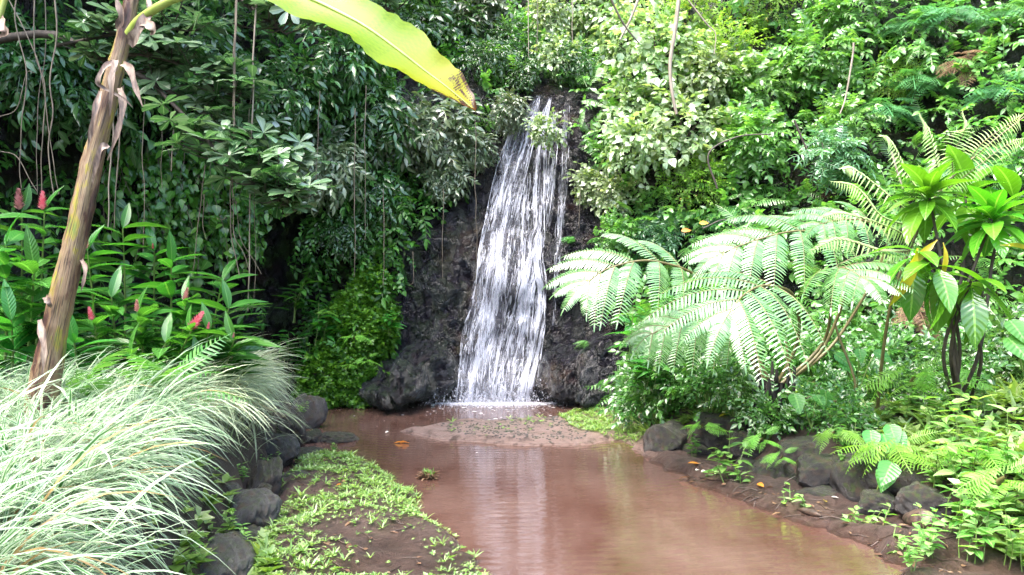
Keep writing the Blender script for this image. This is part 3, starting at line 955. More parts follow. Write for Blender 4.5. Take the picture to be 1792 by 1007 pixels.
# ------------------------------------------------------------------ waterfall
fall = thing('waterfall', 'white waterfall sliding down dark rock into the brown pool', 'waterfall', (0, 13.1, 0))
t = NT('water_streak')
uv = t.n('ShaderNodeUVMap')
p = t.principled((.66, .67, .74), .35)
tr = t.n('ShaderNodeBsdfTranslucent'); tr.inputs['Color'].default_value = (.66, .67, .74, 1)
m1 = t.n('ShaderNodeMixShader'); m1.inputs[0].default_value = .35
t.l(p.outputs[0], m1.inputs[1]); t.l(tr.outputs[0], m1.inputs[2])
tp = t.n('ShaderNodeBsdfTransparent')
g = t.n('ShaderNodeNewGeometry')
m2 = t.n('ShaderNodeMixShader')
t.l(t.math('ADD', t.math('MULTIPLY', t.math('POWER', g.outputs['Random Per Island'], 2.2), .68), .05), m2.inputs[0])
t.l(tp.outputs[0], m2.inputs[1]); t.l(m1.outputs[0], m2.inputs[2])
MAT['streak'] = t.done(m2.outputs[0])
t = NT('water_veil')
uvn = t.n('ShaderNodeUVMap')
sep = t.n('ShaderNodeSeparateXYZ'); t.l(uvn.outputs[0], sep.inputs[0])
nz1 = t.noise(t.mapping(uvn.outputs[0], (17, 2.4, 1)), 1, 8, .78)
nz2 = t.noise(t.mapping(uvn.outputs[0], (5, 1.6, 1)), 1, 3, .5)
edge = t.math('MULTIPLY', t.math('SUBTRACT', 1.0, t.math('ABSOLUTE', t.math('SUBTRACT', t.math('MULTIPLY', sep.outputs[0], 2.0), 1.0))), 1.5, True)
al = t.ramp(t.math('ADD', t.math('MULTIPLY', nz1, .6), t.math('MULTIPLY', nz2, .4)), [(.34, (0,) * 3), (.68, (1,) * 3)])
fade = t.n('ShaderNodeAttribute'); fade.attribute_name = 'flow'
al = t.math('MULTIPLY', t.math('MULTIPLY', al, edge), fade.outputs['Fac'])
p = t.principled((.5, .5, .58), .3)
tr = t.n('ShaderNodeBsdfTranslucent'); tr.inputs['Color'].default_value = (.5, .5, .58, 1)
m1 = t.n('ShaderNodeMixShader'); m1.inputs[0].default_value = .3
t.l(p.outputs[0], m1.inputs[1]); t.l(tr.outputs[0], m1.inputs[2])
tp = t.n('ShaderNodeBsdfTransparent')
m2 = t.n('ShaderNodeMixShader'); t.l(al, m2.inputs[0]); t.l(tp.outputs[0], m2.inputs[1]); t.l(m1.outputs[0], m2.inputs[2])
MAT['veil'] = t.done(m2.outputs[0])

STRANDS = [  # (rows of y, x, half width px), streak weight
    ([(168, 943, 7), (200, 930, 14), (225, 915, 24), (260, 905, 27), (330, 888, 27), (400, 874, 28), (460, 864, 30), (520, 856, 32), (580, 846, 36), (640, 836, 34), (704, 830, 36)], 1.0, .3),
    ([(172, 962, 5), (220, 950, 7), (300, 944, 12), (400, 940, 14), (415, 935, 20), (470, 925, 14), (560, 912, 20), (620, 900, 28), (704, 885, 36)], .42, .15),
    ([(405, 946, 8), (455, 940, 12), (500, 946, 11), (560, 943, 12), (610, 935, 13), (660, 925, 16), (704, 918, 20)], .6, .12),
    ([(178, 992, 5), (250, 988, 8), (330, 984, 9), (410, 978, 8), (480, 974, 6), (570, 968, 5)], .2, .035),
    ([(195, 970, 5), (260, 968, 8), (330, 962, 9), (405, 955, 10)], .22, .035),
    ([(300, 915, 20), (420, 905, 34), (500, 895, 40), (600, 880, 36), (704, 872, 40)], .3, .10),
    ([(480, 935, 8), (540, 920, 9), (600, 905, 10)], .22, .05),
]
rw = np.random.default_rng(3)


def strand_surface(rows, ny=60, nu=9, out=.07):
    ys = np.linspace(rows[0][0], rows[-1][0], ny)
    xc, hw = lerp_rows(rows, ys)
    us = np.linspace(-1, 1, nu)
    S = np.zeros((ny, nu, 3))
    for i in range(ny):
        for j in range(nu):
            p_, n_ = hitc(xc[i] + us[j] * hw[i], ys[i])
            S[i, j] = p_
    for _ in range(3):                       # the water smooths over the small lumps
        S[1:-1, :, 1] = (S[:-2, :, 1] + 2 * S[1:-1, :, 1] + S[2:, :, 1]) / 4
        S[:, 1:-1, 1] = (S[:, :-2, 1] + 2 * S[:, 1:-1, 1] + S[:, 2:, 1]) / 4
    S[:, :, 1] -= out
    return S


def bilin(S, v, u):
    ny, nu = S.shape[:2]
    a, b = np.clip(v, 0, .9999) * (ny - 1), (np.clip(u, -1, .9999) + 1) / 2 * (nu - 1)
    i, j = a.astype(int), b.astype(int)
    fa, fb = (a - i)[..., None], (b - j)[..., None]
    i2, j2 = np.minimum(i + 1, ny - 1), np.minimum(j + 1, nu - 1)
    return (S[i, j] * (1 - fb) + S[i, j2] * fb) * (1 - fa) + (S[i2, j] * (1 - fb) + S[i2, j2] * fb) * fa


for k_, (rows, wt, share) in enumerate(STRANDS):
    S = strand_surface(rows)
    S[-1, :, 2] = np.minimum(S[-1, :, 2], .0) if rows[-1][0] > 690 else S[-1, :, 2]
    ny, nu = S.shape[:2]
    L = np.linalg.norm(np.diff(S[:, nu // 2], axis=0), axis=1).sum()
    wid = np.linalg.norm(S[ny // 2, -1] - S[ny // 2, 0])
    mb = MB()
    ii, jj = np.meshgrid(np.arange(ny - 1), np.arange(nu - 1), indexing='ij')
    uvc = lambda a, b: np.stack([b / (nu - 1), a / (ny - 1) * L + k_ * 3.7], -1)
    U = np.stack([uvc(ii, jj), uvc(ii, jj + 1), uvc(ii + 1, jj + 1), uvc(ii + 1, jj)], 2).reshape(-1, 2)
    mb.add(S.reshape(-1, 3), gridfaces(ny, nu), U)
    veil = mb.build('water_veil', MAT['veil'], fall)
    at_ = veil.data.attributes.new('flow', 'FLOAT', 'POINT')
    vv = np.linspace(0, 1, ny)
    fl = wt * np.interp(vv, [0, .08, .3, .75, 1], [.3, .5, .46, .6, .8 if rows[-1][0] > 690 else 0.0]) * .72
    at_.data.foreach_set('value', np.repeat(fl, nu).astype(np.float32))
    # fine streaks of falling water
    m = int(60000 * share)
    mb = MB()
    K = 7
    v0 = rw.random(m) ** .8
    lenv = np.clip(rw.gamma(2.0, .014, m), .006, .1) * 5.0 / L
    band = rw.normal(0, .5, m)
    # streaks gather in a few braids
    br = rw.integers(0, 5, m)
    brc = np.array([-.7, -.3, .05, .4, .75])[br]
    u0 = np.clip(np.where(rw.random(m) < .2, brc + rw.normal(0, .14, m), band), -.95, .95)
    tt = np.linspace(0, 1, K)
    v = v0[:, None] + lenv[:, None] * tt
    den = .8 * fbm(np.stack([u0 * 3.5, v0 * L * 1.7, np.full(m, k_ * 9.1)], -1), 3, 61) + .5 * fbm(np.stack([u0 * 8.0, v0 * L * 2.2, np.full(m, k_ * 9.1)], -1), 2, 62)
    den += .3 * np.interp(v0, [0, .35, .6, 1], [.1, -.5, -.25, .15]) - .25 * np.clip(u0, -1, 1) * (k_ == 0)
    keep_ = (den + rw.normal(0, .4, m) > .15)
    v0, lenv, u0 = v0[keep_], lenv[keep_], u0[keep_]
    m = len(v0)
    v = v0[:, None] + lenv[:, None] * tt
    drift = .16 * fbm(np.stack([u0[:, None] * 2.0 + 0 * v, v * L * 1.1, np.full(v.shape, k_ * 3.0)], -1), 2, 63)
    u = u0[:, None] + drift + (rw.normal(0, .05, m)[:, None]) * tt
    tap = np.interp(v, [0, .06, .8, 1], [.7, 1, 1, .9 if rows[-1][0] > 690 else .6])
    if rows[-1][0] < 690:
        gone = rw.random(m) < sstep(.45, 1.0, v0)
        v, u, tap, v0 = v[~gone], u[~gone], tap[~gone], v0[~gone]
        m = len(v0)
    Pp = bilin(S, v, u * tap)
    Pp[..., 1] -= rw.exponential(.035, m)[:, None]
    hw_ = (rw.gamma(1.6, .0018, m) + .0008)[:, None] * np.sin(np.pi * np.clip(tt, .02, .98)) ** .6
    V = np.stack([Pp - np.stack([hw_, 0 * hw_, 0 * hw_], -1), Pp + np.stack([hw_, 0 * hw_, 0 * hw_], -1)], 2).reshape(-1, 3)
    q = np.arange(K - 1)
    fb = np.stack([2 * q, 2 * q + 1, 2 * q + 3, 2 * q + 2], -1)
    mb.add(V, (fb[None] + (np.arange(m) * 2 * K)[:, None, None]).reshape(-1, 4))
    mb.build('water_streaks', MAT['streak'], veil, origin=fall.location)
# spray and foam at the foot
m = 6000
mb = MB()
c0 = np.stack([rw.normal(-.28, .5, m), 13.0 - rw.exponential(.13, m), rw.exponential(.12, m) + .003], -1)
ok = (c0[:, 0] > -1.5) & (c0[:, 0] < 1.0)
c0 = c0[ok]
mb.place(dict(V=np.array([(-1, 0, 0), (0, -1, 0), (1, 0, 0), (0, 1.4, 0)], float), F=np.array([(0, 1, 2, 3)]), U=np.zeros((4, 2))), c0, rw.normal(0, .3, c0.shape) + UP, np.array([0, -1.0, 0]) + rw.normal(0, .3, c0.shape), rw.gamma(1.5, .003, len(c0)) + .0012)
mb.build('spray', MAT['streak'], fall)
t = NT('foam')
co = t.coord()
sep = t.n('ShaderNodeSeparateXYZ'); t.l(t.n('ShaderNodeUVMap').outputs[0], sep.inputs[0])
nz1 = t.noise(t.mapping(co, (14, 26, 1)), 1, 5, .7)
ed = t.math('SUBTRACT', 1.0, sep.outputs[1])
al = t.ramp(t.math('ADD', t.math('MULTIPLY', nz1, .7), t.math('MULTIPLY', ed, .5)), [(.52, (0,) * 3), (.95, (.9,) * 3)])
p = t.principled((.6, .6, .66), .6)
tp = t.n('ShaderNodeBsdfTransparent')
m2 = t.n('ShaderNodeMixShader'); t.l(al, m2.inputs[0]); t.l(tp.outputs[0], m2.inputs[1]); t.l(p.outputs[0], m2.inputs[2])
MAT['foam'] = t.done(m2.outputs[0])
mb = MB()
xs = np.linspace(-1.25, .75, 40)
rows_ = []
for tq in np.linspace(0, 1, 10):
    prof = np.clip(1 - ((xs + .28) / 1.05) ** 2, 0, 1)
    rows_.append(np.stack([xs, 13.12 - tq * (.08 + .62 * prof), np.full_like(xs, .006 + .015 * (1 - tq) ** 3)], -1))
A = np.array(rows_)
ii, jj = np.meshgrid(np.arange(9), np.arange(39), indexing='ij')
U = np.stack([np.stack([jj / 39, a / 9], -1) for a in (ii, ii, ii + 1, ii + 1)], 2).reshape(-1, 2)
mb.add(A.reshape(-1, 3), gridfaces(10, 40), U)
mb.build('foam', MAT['foam'], fall)

# ------------------------------------------------------------------ boulders
bm = bmesh.new()
bmesh.ops.create_icosphere(bm, subdivisions=5, radius=1)
ICO = np.array([v.co[:] for v in bm.verts])
ICOF = [[v.index for v in f.verts] for f in bm.faces]
bm.free()


def rock_mesh(seed, mat, facets=9):
    r = np.random.default_rng(seed)
    V = ICO.copy()
    for _ in range(facets):
        nrm_ = nrm(r.normal(0, 1, 3))
        h = r.uniform(.62, .9)
        d = V @ nrm_
        V -= np.clip(d - h, 0, None)[:, None] * nrm_ * .85
    V *= (1 + .12 * fbm(V * 1.6 + seed, 3, seed) + .045 * fbm(V * 6 + seed, 4, seed + 5))[:, None]
    me = bpy.data.meshes.new('boulder')
    me.from_pydata(V.tolist(), [], ICOF)
    me.polygons.foreach_set('use_smooth', np.ones(len(ICOF), bool))
    me.materials.append(mat)
    return me


RM = [rock_mesh(s, MAT['boulder']) for s in range(6)]
RG = [rock_mesh(s, MAT['boulder_grey'], 11) for s in range(20, 25)]


def boulder(me, label, px, py, Y, rx, ry, rz, rot=(0, 0, 0), group=None):
    """centre seen at px,py at distance Y, half sizes in metres"""
    o = link('boulder', me)
    o.location = tuple(at(px, py, Y))
    g_ = 1.4 if 'bank' in group else 1.0
    o.scale = (rx * g_, ry * g_, rz * g_)
    o.rotation_euler = rot
    return tag(o, label, 'boulder', group)


G = 'boulders of the wall under the striped grass'
for i, a in enumerate([
    ('tall pale slab of rock standing at the pool edge past the grass', 536, 735, 10.9, .26, .2, .36, (0, .35, .2)),
    ('flat cracked rock reaching farthest into the stream', 590, 770, 10.0, .27, .22, .11, (0, .05, .4)),
    ('round dark rock between the standing slab and the cracked rock', 548, 768, 9.9, .14, .14, .12, (0, 0, .1)),
    ('small smooth pale cobble beside the round dark rock', 527, 766, 9.8, .06, .06, .05, (0, 0, 0)),
    ('low wet rock with a shiny face near the ground cover', 540, 795, 9.0, .19, .16, .09, (0, .1, .3)),
    ('large round boulder below the far fringe of striped grass', 487, 795, 8.6, .23, .26, .24, (0, .2, 0)),
    ('mossy boulder half hidden behind the far grass fringe', 508, 755, 9.6, .18, .25, .26, (0, .1, .5)),
    ('flat grey stone lying on the ground cover', 525, 838, 7.7, .17, .14, .08, (0, .05, .2)),
    ('tall dark boulder with a rough crest in the wall', 462, 855, 7.2, .15, .22, .30, (0, .3, .1)),
    ('grey leaning slab running down to the ground cover', 440, 905, 6.3, .19, .26, .32, (.1, .5, .2)),
    ('blocky stone with brown streaks under the grass tips', 395, 865, 6.4, .13, .14, .10, (0, .2, .2)),
    ('small shiny purple-brown stone wedged in the wall', 462, 858, 6.9, .07, .07, .06, (0, .1, .4)),
    ('dark boulder at the foot of the leaning slab', 440, 955, 5.9, .16, .2, .17, (0, .2, .8)),
    ('small dark stone tucked behind the creeping leaves', 372, 885, 6.0, .06, .08, .07, (0, 0, 0)),
    ('mossy sloping slab nearest the camera under the bright weeds', 395, 985, 5.2, .17, .3, .16, (.2, .6, .2)),
    ('low brown rock by the waterline beside the wet rock', 555, 815, 8.6, .13, .12, .07, (0, 0, .7)),
]):
    boulder(RG[i % 5] if i in (0, 3, 5, 7, 9, 10, 14) else RM[i % 6], *a, group=G)
G = 'boulders lining the bank below the tree fern'
for i, a in enumerate([
    ('rounded mossy boulder standing farthest along the fern bank', 1172, 776, 9.2, .22, .22, .19, (0, .1, .2)),
    ('large mossy boulder under the leafy bushes', 1262, 762, 9.1, .26, .26, .22, (0, 0, .6)),
    ('dark low stone between the two mossy boulders', 1218, 790, 9.0, .13, .14, .1, (0, 0, .2)),
    ('dark stone below the large mossy boulder', 1300, 790, 8.5, .16, .16, .15, (0, .2, .3)),
    ('reddish tilted stone at the edge of the mud', 1315, 828, 7.95, .15, .15, .12, (0, .5, .2)),
    ('dark tilted stone with a wet shiny face', 1350, 830, 7.75, .15, .15, .13, (0, -.5, .3)),
    ('small round stone nestled between tilted stones', 1377, 832, 7.7, .07, .07, .07, (0, 0, 0)),
    ('mossy egg-shaped boulder lying over the tilted stones', 1405, 797, 7.9, .20, .17, .14, (0, -.25, .2)),
    ('flat capstone resting on a dark boulder', 1445, 806, 7.4, .11, .1, .05, (0, .1, .1)),
    ('big dark boulder under the flat capstone', 1432, 838, 7.35, .2, .2, .16, (0, .1, .4)),
    ('tall dark boulder beside the hanging bright ferns', 1500, 838, 7.1, .2, .2, .2, (0, .1, .1)),
    ('broad mossy boulder behind the bright green ferns', 1575, 835, 7.0, .28, .24, .2, (0, .1, .8)),
    ('half buried dark stone at the foot of the big boulders', 1437, 868, 7.1, .18, .12, .06, (0, 0, .2)),
    ('rounded stone in the shade under the broad mossy boulder', 1530, 882, 6.6, .14, .12, .09, (0, 0, .9)),
    ('mossy boulder beside the rotten log', 1613, 882, 6.3, .15, .15, .15, (0, .2, .4)),
    ('small dark stone under the tilted stones', 1395, 850, 7.6, .1, .1, .08, (0, .3, 0)),
    ('reddish wet rock across the pool by the far grass', 1085, 712, 12.3, .22, .15, .08, (0, 0, .2)),
    ('mossy slab at the waterline below the farthest boulder', 1175, 806, 8.8, .12, .1, .035, (0, 0, .3)),
]):
    boulder(RM[(i * 5 + 2) % 6], *a, group=G)
# ------------------------------------------------------------------ mossy mound left of the fall
mound = thing('mossy_mound', 'bright green mound of small creeping leaves at the foot of the cliff', 'creeping plant', tuple(at(600, 700, 12.7)))
mb, lv, fr = MB(), MB(), MB()
sph = dict(V=ICO, F=None)
rm = np.random.default_rng(8)
bumps = [(600, 650, 13.0, .55, .5, .5), (640, 590, 13.1, .42, .45, .5), (570, 665, 12.9, .4, .45, .45), (650, 515, 13.3, .36, .4, .5), (555, 690, 12.8, .34, .35, .28), (675, 560, 13.25, .22, .3, .35), (620, 690, 12.9, .4, .3, .22), (610, 560, 13.2, .3, .4, .4)]
th, ph = np.linspace(0, 2 * math.pi, 25), np.linspace(.02, math.pi - .02, 15)
for (x, y, Y, a_, b_, c_) in bumps:
    cc = at(x, y, Y)
    T_, P_ = np.meshgrid(th, ph, indexing='ij')
    d = np.stack([np.sin(P_) * np.cos(T_), np.sin(P_) * np.sin(T_), np.cos(P_)], -1).reshape(-1, 3)
    V = cc + d * np.array([a_, b_, c_]) * (.84 + .26 * fbm(d * 2.2 + x, 4, 5))[:, None]
    mb.add(V, gridfaces(25, 15))
    m = int(15000 * a_ * c_)
    d = rm.normal(0, 1, (m, 3)); d[:, 1] = -np.abs(d[:, 1]); d = nrm(d)
    V = cc + d * np.array([a_, b_, c_]) * (.86 + .26 * fbm(d * 2.2 + x, 4, 5) + rm.exponential(.09, m))[:, None]
    ok = V[:, 2] > .02
    lv.placemany(ROSG, V[ok], nrm(d + rm.normal(0, .5, d.shape) - UP * .3)[ok], (UP * .6 + d)[ok], rm.gamma(3, .011, ok.sum()) + .012, rm)
mb.build('soil_mound', MAT['dark_wood'], mound)
lv.build('creeping_leaves', MAT['moss_leaf'], mound)
G = 'bright ferns growing on the mossy mound'
for x, y, sc, lab in [(620, 590, .55, 'bright fern in the middle of the mossy mound'), (575, 545, .4, 'small bright fern at the top edge of the mossy mound'), (645, 630, .5, 'drooping bright fern low on the mossy mound'), (610, 640, .35, 'smallest bright fern at the foot of the mossy mound')]:
    put(P_FERNB[int(x) % 2], 'mound_fern', lab, 'fern', at(x, y, 12.3), rng.uniform(-.3, .3), sc, G)
G = 'dark broad-leaved plants beside the mossy mound'
for i, (x, y, sc, lab) in enumerate([(510, 520, 1.0, 'dark glossy broad-leaved plant highest above the mossy mound'), (560, 560, .9, 'dark broad-leaved plant at the shoulder of the mossy mound'), (500, 600, .85, 'dark broad-leaved plant hanging in the black hollow'), (545, 620, .7, 'low dark broad-leaved plant beside the mossy mound'), (680, 545, .55, 'small glossy plant where mound meets the wet rock'), (480, 640, .7, 'lowest dark broad-leaved plant behind the pale grass')]):
    p_, n_ = hitc(x, y + 30, .25)
    put(P_BROAD[i % 2], 'broad_leaved_plant', lab, 'plant', at(x, y + 40, min(p_[1], 12.7)), rng.uniform(-1, 1), sc, G)

# ------------------------------------------------------------------ striped grass
def grass(n, roots, length, width, mat, dirs, label, seed, up=(.55, .9)):
    r = np.random.default_rng(seed)
    K = 8
    t_ = np.linspace(0, 1, K)
    L = length * r.uniform(.6, 1.2, n)
    a = dirs
    h = np.stack([np.cos(a), np.sin(a), 0 * a], -1)
    u_ = r.uniform(*up, n)
    dro = r.uniform(.55, 1.3, n)
    side = r.normal(0, .12, n)
    S = np.stack([-h[:, 1], h[:, 0], 0 * a], -1)
    P_ = roots[:, None] + h[:, None] * (L[:, None] * (.25 * t_ + .62 * t_ ** 1.6))[..., None] + UP * (L[:, None] * (u_[:, None] * t_ * 1.25 - dro[:, None] * t_ ** 2.1))[..., None] + S[:, None] * (side[:, None] * L[:, None] * t_ ** 2)[..., None]
    tan = nrm(np.gradient(P_, axis=1))
    X = nrm(np.cross(tan, UP + .35 * S[:, None] * r.normal(0, 1, (n, 1, 1))))
    Z = np.cross(X, tan)
    w = (width * r.uniform(.6, 1.2, n))[:, None] * np.interp(t_, [0, .15, .5, .8, 1], [.6, .9, 1, .7, .04])
    V = np.stack([P_ - X * w[..., None] + Z * w[..., None] * .25, P_, P_ + X * w[..., None] + Z * w[..., None] * .25], 2).reshape(-1, 3)
    Fb, Ub = [], []
    for i in range(K - 1):
        for j in (0, 1):
            q = i * 3 + j
            Fb.append((q, q + 1, q + 4, q + 3))
            Ub += [(j * .5, t_[i]), (j * .5 + .5, t_[i]), (j * .5 + .5, t_[i + 1]), (j * .5, t_[i + 1])]
    mb = MB()
    mb.add(V, (np.array(Fb)[None] + (np.arange(n) * K * 3)[:, None, None]).reshape(-1, 4), np.tile(np.array(Ub), (n, 1)))
    o = mb.build('striped_grass', MAT[mat])
    return tag(o, label, 'grass', kind='stuff')


def clumps(poly, m, per, rad, seed):
    r = np.random.default_rng(seed)
    lo, hi = poly.min(0), poly.max(0)
    C_ = r.uniform(lo, hi, (m * 6, 2))
    C_ = C_[sdist(poly, C_) > 0][:m]
    lean = np.repeat(r.normal(0, .55, len(C_)), per, 0)
    q = np.repeat(C_, per, 0)
    off_ = r.normal(0, rad, q.shape)
    xy = q + off_
    xy = np.c_[xy, ground_h(xy) - .02]
    return xy, np.arctan2(off_[:, 1], off_[:, 0]), lean


pn = np.array([(-1.6, 2.9), (-2.05, 3.7), (-2.3, 4.6), (-2.5, 5.8), (-2.75, 6.4), (-4.2, 6.2), (-3.6, 4.6), (-2.9, 2.3), (-1.75, 2.0)])
xy, an, le = clumps(pn, 140, 85, .075, 4)
an = an * .75 + le * .9 + rng.normal(-.4, .35, len(an))
grass(len(xy), xy, .65, .008, 'grass_near', an, 'broad mound of white-striped grass around the banana trunk', 5, (.65, 1.25))
pf = np.array([(-2.55, 6.3), (-2.75, 8.0), (-3.0, 9.2), (-3.4, 9.6), (-4.4, 9.2), (-4.3, 7.2), (-3.4, 6.4)])
xy, an, le = clumps(pf, 105, 85, .09, 14)
an = an * .6 + le * .7 + rng.normal(-.35, .35, len(an))
grass(len(xy), xy, .68, .006, 'grass_far', an, 'paler mound of fine striped grass drooping over the boulders', 15, (.6, 1.1))

# ------------------------------------------------------------------ banana plant
t = NT('banana_stem')
uvn = t.n('ShaderNodeUVMap')
n1 = t.noise(t.mapping(uvn.outputs[0], (18, 1.6, 1)), 1, 6, .65)
n2 = t.noise(t.mapping(uvn.outputs[0], (3, 2.2, 1)), 1, 5, .65)
n3 = t.noise(t.mapping(uvn.outputs[0], (70, 4, 1)), 1, 3, .6)
c = t.ramp(n2, [(.34, (.014, .007, .008)), (.43, (.07, .028, .02)), (.48, (.16, .105, .06)), (.55, (.22, .16, .09)), (.585, (.24, .19, .03)), (.66, (.13, .17, .03))])
c = t.mix(t.ramp(n1, [(.5, (0,) * 3), (.62, (1,) * 3)]), c, (.14, .085, .045))
c = t.mix(t.ramp(n3, [(.52, (0,) * 3), (.62, (.9,) * 3)]), c, (.02, .012, .01))
MAT['banana_stem'] = t.done(t.principled(c, .42, t.bump(t.math('ADD', n1, t.math('MULTIPLY', n3, .5)), .6, .02), .5).outputs[0])
t = NT('dry_sheath')
uvn = t.n('ShaderNodeUVMap')
n1 = t.noise(t.mapping(t.coord(), (30, 30, 6)), 1, 5, .6)
c = t.ramp(n1, [(.35, (.03, .018, .015)), (.5, (.11, .07, .05)), (.68, (.26, .20, .15))])
MAT['dry_sheath'] = t.done(t.principled(c, .6, t.bump(n1, .5, .01)).outputs[0])
t = NT('banana_leaf')
uvn = t.n('ShaderNodeUVMap')
sep = t.n('ShaderNodeSeparateXYZ'); t.l(uvn.outputs[0], sep.inputs[0])
vein = t.noise(t.mapping(uvn.outputs[0], (.5, 230, 1)), 1, 2, .5)
blot = t.noise(t.mapping(uvn.outputs[0], (5, 9, 1)), 1, 4, .65)
c = t.mix(t.ramp(vein, [(.35, (0,) * 3), (.65, (1,) * 3)]), (.14, .26, .005), (.22, .34, .011))
c = t.mix(t.ramp(sep.outputs[1], [(.5, (0,) * 3), (1., (1,) * 3)]), c, (.36, .31, .01))
edge = t.math('ABSOLUTE', t.math('SUBTRACT', sep.outputs[0], .5))
brn = t.math('ADD', t.math('MULTIPLY', blot, .85), t.math('ADD', t.math('MULTIPLY', t.math('POWER', sep.outputs[1], 4.0), .34), t.math('MULTIPLY', edge, .22)))
c = t.mix(t.ramp(brn, [(.70, (0,) * 3), (.73, (1,) * 3)]), c, (.06, .02, .006))
p = t.principled(c, .35)
tr = t.n('ShaderNodeBsdfTranslucent'); t.l(t.mix(1.0, c, (1.5, 1.5, .9), 'MULTIPLY'), tr.inputs['Color'])
mx = t.n('ShaderNodeMixShader'); mx.inputs[0].default_value = .6
t.l(p.outputs[0], mx.inputs[1]); t.l(tr.outputs[0], mx.inputs[2])
MAT['banana_leaf'] = t.done(mx.outputs[0])
MAT['midrib'] = barkmat('midrib', (.16, .22, .03), (.27, .31, .08), 14, .4)

base = at(62, 790, 5.0)
ban = thing('banana_plant', 'leaning banana plant with peeling brown trunk and one yellow-green leaf', 'banana plant', tuple(base))
rows = [(62, 790, 32), (66, 735, 31), (75, 690, 29), (88, 620, 27), (102, 550, 24), (120, 470, 22.5), (140, 385, 21), (160, 290, 19.5), (182, 205, 18), (200, 130, 17), (215, 70, 15), (228, 10, 14), (238, -60, 13), (250, -150, 12)]
axp = curve([at(x, y, 5.0) for x, y, w in rows], 90)
rad = np.interp(np.linspace(0, 1, 90), np.linspace(0, 1, len(rows)), [w * .88 / F * 5.0 for x, y, w in rows])
rad = rad * (1 + .05 * np.sign(np.sin(np.linspace(0, 40, 90))) * rng.random(90))
mb = MB()
mb.tube(axp, rad, 28)
V = mb.V[0]
ang = np.tile(np.arange(28), 90)
V += (.007 * fbm(np.c_[np.cos(ang * .2244) * 3, np.sin(ang * .2244) * 3, V[:, 2] * 1.2], 4, 2) + .004 * fbm(V * 25, 2, 4))[:, None] * nrm(V - np.repeat(axp, 28, 0))
mb.build('trunk', MAT['banana_stem'], ban)


def strip(mb, pxpts, Y, w, seed, fold=.5):
    """curled dry strip through pixel points at distance Y"""
    r = np.random.default_rng(seed)
    pts = curve([at(x, y, Y + dy) for x, y, dy in pxpts], 18)
    tan = nrm(np.gradient(pts, axis=0))
    X = nrm(np.cross(tan, np.array([.2, -1, .1])))
    Z = np.cross(X, tan)
    u_ = np.linspace(0, 1, 18)
    ww = w * np.interp(u_, [0, .15, .6, 1], [.7, 1, .75, .12]) * (1 + .2 * np.sin(u_ * 17 + seed))
    V = np.stack([pts - X * ww[:, None] + Z * (ww * fold)[:, None], pts, pts + X * ww[:, None] + Z * (ww * fold)[:, None]], 1).reshape(-1, 3)
    Fc = []
    for i in range(17):
        for j in (0, 1):
            q = i * 3 + j
            Fc.append((q, q + 1, q + 4, q + 3))
    mb.add(V, Fc)


for i, (pts_, w) in enumerate([
    ([(200, 108, -.1), (183, 118, -.16), (172, 140, -.18), (178, 152, -.16), (215, 172, -.14), (232, 188, -.12)], .016),
    ([(203, 106, -.12), (196, 135, -.16), (195, 165, -.16), (192, 203, -.14)], .02),
    ([(215, 112, -.08), (228, 122, -.12), (238, 155, -.14), (250, 187, -.14)], .024),
    ([(210, 155, -.06), (216, 185, -.12), (205, 235, -.14), (188, 281, -.12)], .022),
    ([(176, 160, -.1), (166, 200, -.14), (158, 240, -.12), (154, 262, -.1)], .018),
    ([(206, 52, -.03), (213, 30, -.06), (206, 5, -.06), (196, -30, -.02)], .022),
    ([(228, 80, -.1), (244, 50, -.14), (262, 20, -.1), (258, -10, -.04)], .034),
    ([(250, 40, -.12), (262, 45, -.16), (268, 55, -.16), (262, 62, -.12)], .03),
    ([(80, 520, -.14), (86, 530, -.18), (90, 540, -.16)], .02),
    ([(143, 455, -.02), (150, 470, -.05), (146, 495, -.06), (142, 510, -.06)], .014),
    ([(70, 560, -.1), (78, 610, -.15), (74, 660, -.16)], .022),
    ([(190, 255, -.12), (176, 262, -.16), (166, 300, -.15), (160, 330, -.12)], .02),
]):
    mb = MB()
    strip(mb, pts_, 5.0, w, i)
    mb.build('dead_sheath', MAT['dry_sheath'], ban)
pet = curve([at(226, 60, 4.97), at(245, 35, 4.92), at(285, 8, 4.85), at(325, -8, 4.8), at(400, -30, 4.72), at(470, -30, 4.66), at(520, -12, 4.62)], 40)
mb = MB()
mb.tube(pet, np.linspace(.03, .017, 40), 10)
mb.build('petiole', MAT['midrib'], ban)
mid_px = [(470, -30, 4.66), (520, -12, 4.62), (580, 15, 4.58), (640, 47, 4.54), (700, 90, 4.5), (745, 125, 4.47), (785, 155, 4.44), (832, 194, 4.42)]
mr = curve([at(*q) for q in mid_px], 90)
u_ = np.linspace(0, 1, 90)
tan = nrm(np.gradient(mr, axis=0))
X = nrm(np.cross(tan, np.array([.15, -.85, .55])))          # across the blade, as seen
X = np.where((X[:, 2:3] > 0), X, -X)
Z = nrm(np.cross(tan, X))
Z = np.where(Z[:, 1:2] < 0, Z, -Z)
wu = np.interp(u_, [0, .08, .25, .4, .55, .7, .85, .95, 1], [28, 42, 48, 48, 52, 50, 40, 22, 2]) / F * 4.5
wl = np.interp(u_, [0, .08, .25, .4, .55, .7, .85, .95, 1], [36, 58, 70, 66, 58, 52, 36, 20, 2]) / F * 4.5
nu = 13
uu = np.linspace(-1, 1, nu)
wob = .10 * vnoise(np.c_[u_ * 14, 0 * u_, 0 * u_], 1) + .06 * vnoise(np.c_[u_ * 40, 0 * u_, 0 * u_], 2)
G3 = np.zeros((90, nu, 3))
